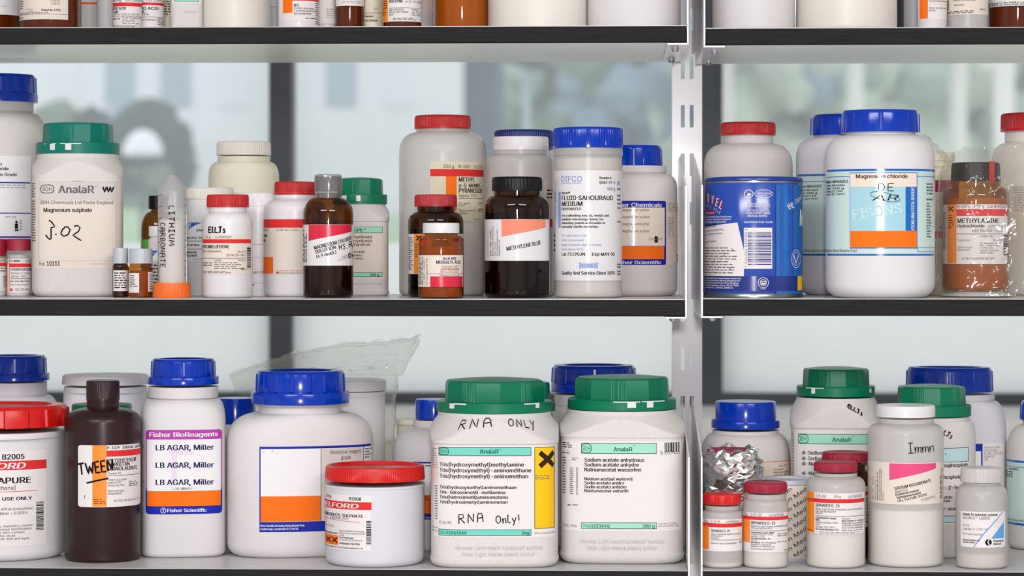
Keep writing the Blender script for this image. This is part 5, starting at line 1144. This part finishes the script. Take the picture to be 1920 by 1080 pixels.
i = Item('jar', 'white phosphate jar with green lid and a penned name on its shoulder', 'jar', GL, 1567, 85, 'LR', 140, .93, 4.4)
i.body(797, 747, 73, 744, 'dusty', 9, waist=.0009, arch=True).lid('facet', 'green', 61.5, 690, 726, 73, 745, [(1522, 1529, 728.5, 739), (1512, 1545, 728, 729.5), (1629, 1633, 730, 738)], phase=.15)
l = bdh(i, '', 1496, 1643, 814, 833, 'l_mint', 1560, '10383', '500 g', 1010, (1488, 1648, 808, 1030))
for s_, e, y, h in (('di-Sodium hydrogen phosphate', 1626, 853, 7), ('di-Sodium hydrogénophosphate', 1628, 863.5, 7), ('di-Natriumhydrogenphosphat', 1626, 873.5, 7), ('di-Natriumwaterstoffosfaat', 1616, 891, 6)): l.t(s_, 1503, e, y, h, 'ink_brown', 1)
l.g(1484, 1488, 815, 960, 26, 'ink_pale').hand('eLLJs', 1589, 1622, 764, 8, 2.6, rot=-27, gap=.22).done()
i = Item('bottle', 'amber bottle with maroon cap, wedged behind the taller red-capped gel bottle', 'bottle', GL, 1586, 43, 'LR', 84)
i.body(905, 880, 36, 870, 'amber', 5, fill=(1010, 'liquid_dark', 'contents')).lid('rib', 'maroon', 44.5, 847, 868, ribs=70)
l = i.lab(); l.r(1545, 1630, 913, 990, 'paper').r(1545, 1630, 923, 930, 'l_red', 1).g(1615, 1629, 935, 985, 8).done()

i = Item('jar', 'white jar with broad blue lid, rearmost behind the second green-lidded jar', 'jar', GL, 1780, 105, 'LR', 186, .58, 2.3)
i.body(812, 750, 82, 738, 'white_cold', 10, sp=.8, ndr=.82, lip=.001).lid('bars', 'blue', 79.5, 688, 738, dr=.7)
l = i.lab(); l.r(1820, 1882, 832, 980, 'paper').r(1815, 1841, 832, 900, 'l_blue', 1).r(1815, 1838, 846, 900, 'paper_white', 2).t('Store at <30°C', 1844, 1873, 841, 4, 'ink_grey').t('CH3COONa', 1844, 1868, 847, 4, 'ink_grey').t('F.W. 82.03', 1844, 1878, 852.5, 4, 'ink_grey').t('EINECS', 1844, 1862, 858, 4, 'ink_grey').t('UN', 1844, 1850, 863.5, 4, 'ink_grey').done()
i = Item('jar', 'round-shouldered white phosphate jar with green lid, behind the cream-labelled sodium bicarbonate bottle', 'jar', GL, 1746, 82, 'LR', 98, .9)
i.body(822, 786, 70, 780, 'dusty', 8, sp=.85).lid('facet', 'green', 63, 723, 762, 74, 783, phase=.2)
l = i.lab(); l.r(1690, 1816, 840, 985, 'paper').r(1690, 1814, 840, 866, 'l_aqua', 1).frame(1690, 1815, 840, 867, 'ink', .9, 2).t('®', 1771, 1774, 854, 4, 'l_tealink').r(1690, 1815, 967, 979, 'l_aqua', 1).frame(1690, 1815, 967, 980, 'ink', .9, 2)
for s_, e, y, h in (('dihydrogen orthophosphate', 1814, 876, 7), ('Sodium phosphate', 1801, 898, 7), ('Natriumdihydrogenphosphat-2-hydrat', 1812, 918, 7), ('Natrium-2-hydrato', 1785, 935, 5.4), ('Dihydrofosfaat-', 1784, 941.5, 5.4), ('fosfato 2-idrato', 1794, 957, 5.4)): l.t(s_, e - len(s_) * h * .62, e, y, h, 'ink_brown', 1)
l.hand('ELLJs', 1757, 1786, 808, 9, 2.2, rot=-30, gap=.25).done()
i = Item('bottle', 'tall translucent bottle of sodium bicarbonate with white cap and a pink wedge', 'bottle', GL, 1698, 70.5, 'LR', 22)
i.body(812, 794, 51, 784, 'natural', 9, sp=.8, fill=(952, 'powder'), lip=.0007).lid('plain', 'white_gloss', 55, 759, 784)
l = i.lab(); l.r(1628, 1769, 868, 946, 'paper_cream').q(1668, 1754, 869.5, 869.5, 901.5, 879.5, 'l_pink', 1).t('SODIUM BICARBONATE', 1678, 1747, 919.5, 5.6, b=1, rot=12.5, ln=73).t('(NaHCO3)', 1679, 1702, 925.5, 4.6, 'ink_brown', rot=12.5, ln=24).t('Endotoxin tested', 1680, 1722, 930.5, 4.4, b=1, rot=12.5, ln=44).t('Hybridoma tested', 1682, 1725, 936, 4.4, b=1, rot=12.5, ln=46).t('CELL CULTURE TESTED', 1683, 1740, 942, 4.4, b=1, rot=12.5, ln=58).t('SIGMA CHEMICAL COMPANY', 1726, 1756, 938.5, 2.5, 'ink_grey', rot=12.5, ln=32).t('ST. LOUIS, MO 63178 USA', 1728, 1757, 941, 2.5, 'ink_grey', rot=12.5, ln=32)
for a_, s_, q, b_ in ((1634, 'LOT   106H-0150', 42, 0), (1638.5, 'NET WT   500 g', 44, 0), (1643, 'SUB NO. 144-55-8', 38, 0), (1647, 'Anhydrous Mol. Wt. 84.01', 54, 1), (1651, 'Unless specifically indicated,', 60, 0), (1654, 'this preparation is not necessarily', 60, 0), (1657.5, 'anhydrous.', 18, 0)): l.t(s_, a_, None, 941, 2.8, 'ink_brown', b_, rot=90, ln=q)
l.g(1762, 1767, 880, 938, 2, 'ink_brown', vert=True).hand('Immn', 1703, 1750, 850, 19, 1.7, 'pen', 2, gap=.1).done()

i = Item('bottle', 'short translucent bottle with clear cap and a blue striped resin label', 'bottle', GL, 1840.5, 48, 'LR', 14)
i.body(936, 908, 34, 904, 'natural_dim', 7, sp=.8, fill=(1035, 'powder'), lip=.0006).lid('hex', 'natural', 39.5, 876, 906)
l = i.lab(); l.rr(1802, 1884, 960, 1027, 'paper', 0, 3).t('Sample for industrial customer', 1806, 1873, 967.5, 4.6, b=1, ln=70).t('SOURCE™ 15RPC', 1806, 1856, 974.5, 5.2).t('25 ml', 1806.5, 1818, 988, 4).t('Code No. 17-0727-99', 1806.5, 1851, 995, 4.4).t('For in vitro use only', 1806.5, 1842, 1004, 3.8).t('Pharmacia Biotech AB', 1806.5, 1837, 1015, 2.8, b=1).t('Uppsala Sweden', 1806.5, 1829, 1019, 2.8, b=1)
l.line([(1878.5, 961), (1864, 979), (1846, 999), (1826, 1026)], 2, 'l_skyblue', 1).poly([(1881, 980), (1881, 1010), (1858, 1010)], 'l_skyblue', 1).disc(1853, 1017, 6, 6, 'ink', 1).line([(1854, 1012), (1852, 1017), (1855, 1022)], 2, 'paper', 2).t('Pharmacia', 1862, 1880, 1016.5, 3.8, b=1).t('Biotech', 1862, 1876, 1022, 3.8, b=1).done()
i = Item('bottle', 'white bottle with blue lid and pale teal label, cut by the picture edge', 'bottle', GL, 1964, 75, 'LR', 158, .9)
i.body(850, 796, 46, 788, 'dusty', 12, sp=.8).lid('bars', 'blue', 50, 752, 790)
l = i.lab(); l.r(1884, 1990, 866, 988, 'paper_mint').r(1884, 1990, 866, 870, 'l_fisons', 1).r(1884, 1990, 984, 988, 'l_fisons', 1).r(1884, 1990, 878, 879, 'l_fisons', 1).t('S/4240/53', 1893, 1911, 885, 3.8, b=1).g(1885, 1900, 888, 901, 3, 'ink').t('Equipment, Bishop Meadow', 1886, 1935, 981, 4, 'ink').done()

# ------------------------------------------------------------------ topmost shelf (the picture shows the feet of these)
def up(name, label, cx, hw, yf, mat, br=5, side='L', cap='white_gloss', n=2.0, dr=1.0, ytop=-120, fill=None, nh=None, rot=0):
    i = Item(name, label, name, GU, cx, hw, 'U' + side, yf, dr, n, rot)
    nh = nh or hw * .72
    i.body(ytop + hw * .5, ytop, nh, ytop - 18, mat, br, sp=.8, fill=fill)
    i.lid('rib' if cap not in ('white_gloss', 'green', 'blue') else ('plain' if cap == 'white_gloss' else 'facet' if cap == 'green' else 'bars'), cap, nh * 1.08, ytop - 48, ytop - 14, ribs=60)
    return i
i = up('bottle', 'amber bottle with a plain white label, at the picture edge on the topmost shelf', -8, 50, 90, 'amber', 4, cap='black_cap', fill=(30, 'powder_brown')); l = i.lab(); l.r(-54, 40, -90, 27, 'paper_white').g(-40, 36, 10, 16, 1, 'ink_faint').done()
i = up('bottle', 'amber bottle with a cream label giving a product number', 95, 57, 30, 'amber', 7, cap='black_cap', fill=(-60, 'powder_brown'))
l = i.lab(); l.r(38, 127, -110, 36, 'paper_cream').t('0.001%', 95.5, 112, 3, 4.2, 'ink_brown').t('0.001%', 95.5, 112, 9, 4.2, 'ink_brown').t('0.5%', 99, 112, -3, 4.2, 'ink_brown').t('100g', 51, 63, 20.5, 5, 'ink_pale').t('Product No. 37022', 78, 113, 20.5, 4, 'ink_brown', 1).t('for laboratory use in handling or use', 38, 90, 25, 3.4, 'ink_brown').r(39, 126, 26, 26.6, 'ink_brown', 1).g(39, 45, -4, 17, 5, 'ink_grey').r(38, 44, 30, 34, 'ink_pale', 1).done()
i = up('bottle', 'white bottle with an orange line on its label, behind the cream-labelled amber one', 168, 24, 130, 'white', 3, cap='red'); l = i.lab(); l.r(145, 191, -60, 11, 'paper').r(145, 191, 4, 8, 'l_orange', 1).g(155, 172, -2, 1, 1).done()
i = up('bottle', 'narrow plain white bottle beside the red-banded ones', 199, 17, 100, 'white', 3)
for k, (cx, hw, yf, t1, t2, t3, lab_) in enumerate(((239, 26.5, 50, '250 mg  Lot 115H', 'BUTYRIC ACID', 'Salt', 'white-labelled bottle with a red band, nearer of the two acid bottles'), (280, 27, 70, '', 'BUTYRIC ACID', 'Sodium Salt', 'white-labelled bottle with a red band, half hidden by its twin'))):
    i = up('bottle', lab_, cx, hw, yf, 'natural', 3, cap='red')
    x0, x1 = cx - hw, cx + hw; l = i.lab(); l.r(x0, x1, -70, 50.5, 'paper').r(x0, x1, 4.5, 11.5 - 2 * k, 'l_red', 1)
    l.t('250 mg', x0 + 1, x0 + 15, 2.5, 4.6).t('Lot 115H04', x0 + 23, x1 - 3, 2.5, 4.6)
    l.t(t2, x0 - 8 + 2 * k, x0 + (24 if not k else 44), 18, 5.2, b=1).t(t3, x0 + 1, x0 + 10 + 8 * k, 24, 4.6, b=1)
    if k == 0: l.t('[156-54-7] EEC No 205-857', x0 + 2, x1, 28.5, 3.6, ln=56).r(x0, x1, 30.2, 30.7, 'ink', 2).t('C4H7O2Na  FW', x0 + 17, x1 - 2, 35, 3.6).g(x0 + 17, x1, 37, 46, 3).g(x0, x0 + 13, 34, 39, 1).g(x0, x1, 47, 50.5, 2, 'ink').done()
    else: l.t('99%', x0 + 14, x0 + 26, 29, 4.2).r(x0, x1, 31.5, 32, 'ink', 2).t('room temperature', x0 + 10, x0 + 40, 38.5, 3.6).g(x0 + 42, x1, 34, 48, 4).done()
i = up('bottle', 'slender cream bottle beside the jar with the green band', 314, 14, 95, 'cream_plastic', 3, cap='black_cap'); l = i.lab(); l.r(301, 327, -40, 32, 'paper_yellow').g(304, 322, 2, 30, 6, 'ink_brown').done()
i = up('jar', 'white jar with a green label band, embossed near its foot', 350, 30, 60, 'dusty', 8, n=4, dr=.9, cap='green'); l = i.lab(); l.r(323, 377, -80, 6, 'paper').r(328, 372, -10, 2.5, 'l_mint', 1).frame(328, 372, -10, 2.8, 'l_tealink', 1, 2).t('Hinweis', 345, 368, 24, 4, 'ink_faint', 1).done()
i = up('jar', 'big rounded plain white jar beside the green-banded one', 439, 67, 60, 'offwhite', 10, cap='blue')
i = up('bottle', 'narrow white bottle with a faint label, between big white jar and orange-striped bottle', 515, 16, 140, 'white_cold', 3); l = i.lab(); l.r(500, 530, -30, 13, 'paper').r(500, 530, 12, 13, 'ink_pale', 1).done()
i = up('bottle', 'white bottle with an orange block at the corner of its label, tested for cell culture', 560, 38.5, 45, 'white_gloss', 5, cap='red')
l = i.lab(); l.r(526, 597, -70, 40, 'paper').r(531, 548.5, -60, 24, 'l_orange', 1).r(548.5, 597, -4, 1, 'l_red', 1).t('BES', 551, 560.5, 12, 4.6, b=1).t('N,N-bis(2-Hydroxyethyl)-', 551, 589, 17, 3.6).t('2-aminoethanesulfonic acid', 551, 592, 21.5, 3.6).t('CELL CULTURE TESTED', 551, 583, 27, 3, b=1).g(572, 595, 33, 36, 1, 'ink').g(591, 597, 0, 46, 12, 'ink_grey').done()
i = up('bottle', 'greyish translucent bottle with faded print, beside the cell culture bottle', 614, 18.5, 60, 'natural_dim', 4, fill=(0, 'powder')); l = i.lab(); l.r(597, 632, -50, 44, 'paper_grey').g(612, 630, 16, 36, 5, 'ink_pale').done()
i = up('vial', 'small dark amber vial with a white label, on the topmost shelf', 656, 26.5, 50, 'amber', 4, cap='black_cap', fill=(10, 'powder_brown')); l = i.lab(); l.r(630, 682, -60, 10.5, 'paper').g(641, 680, 2, 8, 2, 'ink_pale').done()
i = up('bottle', 'cream bottle with brown printing, between the dark vial and the orange-edged amber bottle', 700, 22, 62, 'cream_plastic', 4); l = i.lab(); l.r(680, 721, -60, 42, 'paper_yellow').t('10 g', 701, 709, 18, 3.8, 'ink_brown').t('Pharmacia', 685, 700, 32, 3.4, 'ink_brown', 1).t('Fine Chemicals', 685, 708, 40, 3.8, 'ink_brown', 1).r(683, 716, 24, 24.6, 'ink_brown', 1).done()
i = up('bottle', 'amber bottle with an orange label edge, marked as light sensitive', 754, 36.5, 30, 'amber', 4, cap='black_cap', fill=(0, 'powder_brown'))
l = i.lab(); l.r(718, 790, -70, 40, 'paper').r(718.5, 727.5, -60, 39, 'l_orange2', 1).t('BOLDINE', 730, 756, 4.5, 5.2, b=1).t('[476-70-0] EEC', 760, 789, 4.8, 4.2, sh=.2).r(729, 789, 14.4, 14.9, 'ink', 2).t('Light sensitive', 730, 757, 19.5, 4).t('Store at room temper-', 730, 767, 24, 4).t('ature', 730, 738, 28.5, 4).t('C19H21NO4', 772, 784, 20, 3.6).g(772, 788, 22, 30, 3).g(737, 786, 33.5, 39, 2, 'ink').g(719, 726, 0, 30, 7, 'ink_brown').done()
i = up('bottle', 'plain white bottle, behind the two amber bottles of the topmost shelf', 798, 19, 110, 'white', 3)
i = up('bottle', 'large orange-brown glass bottle without a visible label', 866, 54, 50, 'amber_pale', 8, cap='black_cap', fill=(2, 'powder_tan')); 
i = up('jar', 'very wide cream-white jar on the topmost shelf', 1008, 93, 30, 'offwhite', 6, n=2.4, dr=.9, cap='blue')
i = up('jar', 'wide clean white jar at the end of the topmost shelf', 1188, 88, 34, 'white', 7, n=2.4, dr=.9, cap='blue')
i = up('jar', 'round white jar, next to the upright on the topmost shelf', 1413, 77, 30, 'white', 9, 'R', cap='blue')
i = up('jar', 'wide warm-white jar in front of a dark grey bottle', 1587, 94, 25, 'offwhite', 10, 'R', cap='blue')
i = up('bottle', 'dark grey plastic bottle, half hidden by the warm-white jar', 1672, 24, 150, 'grey_plastic', 4, 'R', cap='black_cap')
i = up('bottle', 'plain pale bottle behind the orange-striped one', 1712, 17, 120, 'white_cold', 3, 'R')
i = up('bottle', 'white bottle with a broad orange stripe, on the topmost shelf', 1748, 27, 40, 'white', 4, 'R', cap='red')
l = i.lab(); l.r(1722, 1775, -70, 36, 'paper').r(1725, 1740, -60, 34.5, 'l_orange', 1).t('(Cycloheptaamylose)', 1742, 1773, 3.5, 3.6).r(1742, 1775, 7.5, 8, 'l_orange', 1).t('Store at room tem-', 1742, 1774, 16.5, 3.6).t('perature', 1742, 1754, 21, 3.6).done()
i = up('bottle', 'translucent bottle of white capsules with a cream label', 1814, 39, 40, 'natural_dim', 5, 'R', fill=None)
cap0 = lathe('capsule', [(0, .0006, .0006, 2), (.001, .0018, .0018, 2), (.010, .0018, .0018, 2), (.011, .0006, .0006, 2)], 'white_gloss', None, 12)
for k in range(10):       # white capsules standing on end against the wall of the bottle
    o = cap0 if k == 0 else cap0.copy()
    if k: COL.objects.link(o)
    a_ = -1.35 + .3 * k; al = i.root.rotation_euler.z + a_; q = i.a - .0042
    o.location = (i.X + q * math.sin(al), i.Y - q * math.cos(al), i.z0 + .0004 + .0012 * (k % 3 == 1)); o.rotation_euler = (0, 0, al)
    tag(o, 'white capsule inside the translucent bottle on the topmost shelf', 'capsule', 'capsules in the translucent bottle')
l = i.lab(); l.r(1776, 1852, -70, 27, 'paper_cream').t('Harmful if in other sizes', 1788, 1828, 1.5, 3.2, 'ink_brown').t('MSDS available', 1790, 1808, 10, 3, 'ink_brown').g(1777, 1830, 20, 26, 2, 'ink_brown').g(1776, 1780, 0, 18, 5, 'ink_brown').t('<PL.8>', 1836, 1846, 18.5, 3, b=1).done()
i = up('bottle', 'amber bottle with a white label, at the picture edge of the narrower bay', 1908, 56, 50, 'amber', 6, 'R', cap='black_cap', fill=(-20, 'powder_brown')); l = i.lab(); l.r(1853, 1960, -80, 10.5, 'paper_white').t('Sigma Chemical, P.O. Box 14508 St. Louis', 1853.5, 1925, 5.5, 3.2, b=1).t('Sigma-Aldrich Ltd, Fancy Road, Poole', 1853.5, 1925, 9, 3, b=1).done()

# ------------------------------------------------------------------ clear bag round the amber bottle
def bag():
    Yc = .045; X, t = at(1835, Yc); z0 = SHELF['MR']
    e = empty('plastic_bag', (X, Yc, z0)); tag(e, 'clear crinkled plastic bag around the amber methylamine bottle', 'plastic bag')
    top = [(1760, 330), (1778, 300), (1800, 279), (1830, 277), (1865, 280), (1890, 277), (1925, 270), (1960, 262)]
    bot = [(1752, 548), (1775, 552), (1800, 553), (1835, 553), (1870, 553), (1900, 553), (1930, 553), (1955, 552)]
    def curve(c, q):
        p = q * (len(c) - 1); a = min(int(p), len(c) - 2); r = p - a; return [c[a][n] + (c[a + 1][n] - c[a][n]) * r for n in (0, 1)]
    NU, NV = 70, 60
    for side in (0, 1):
        v = []; f = []
        for j in range(NV + 1):
            for k in range(NU + 1):
                a = curve(top, k / NU); b = curve(bot, k / NU); r = j / NV
                px_, py_ = a[0] + (b[0] - a[0]) * r, a[1] + (b[1] - a[1]) * r
                edge = min(1, 3.5 * k / NU, 3.2 * (NU - k) / NU); bul = math.sqrt(max(edge, 0)) * min(1, .66 + 1.6 * r)
                nz = abs(noise.noise((px_ * .02, py_ * .012, side * 9))) * .008 + abs(noise.noise((px_ * .045 + py_ * .03, py_ * .02 - px_ * .01, side + 3))) * .006
                yc = .088
                yy = yc + (-1 if side == 0 else 1) * (.044 * bul + nz * (.6 + .4 * bul))
                x, tt = at(px_, yc); z = zz(py_, tt) - z0
                v.append((x - X, yy - Yc, max(z, .0008 + .0004 * r)))
        for j in range(NV):
            for k in range(NU): p = j * (NU + 1) + k; f.append((p, p + 1, p + NU + 2, p + NU + 1))
        obj('film', v, f, 'bag', e, None, True, 30)
    v = []; f = []
    for k in range(NU + 1):
        px_, py_ = curve(top, k / NU); x, tt = at(px_, .07); jit = 2.5 * noise.noise((k * .25, 3, 0))
        for q in (-1.2, 1.6): v.append((x - X, .055 - Yc + .003 * noise.noise((k * .3, q, 5)), zz(py_ + jit + q, tt) - z0))
        if k: p = 2 * k; f.append((p - 2, p, p + 1, p - 1))
    obj('hem', v, f, 'bag_milky', e, None, True, 40)
    # twisted corner pulled up towards the big bottle
    pa = [(1731, 251), (1745, 264), (1760, 283), (1771, 293), (1778, 299)]; v = []; f = []
    for k in range(25):
        px_, py_ = curve(pa, k / 24); x, tt = at(px_, .092); wv = 3 + 7 * (k / 24)
        for q in range(5): v.append((x - X + .001 * math.sin(k * 1.3 + q), .092 - Yc + .003 * math.cos(k * .9 + q * 2), zz(py_ + (q - 2) * wv / 2, tt) - z0))
        if k:
            for q in range(4): p = k * 5 + q; f.append((p - 5, p, p + 1, p - 4))
    obj('twisted_corner', v, f, 'bag_milky', e, None, True, 40)
bag()
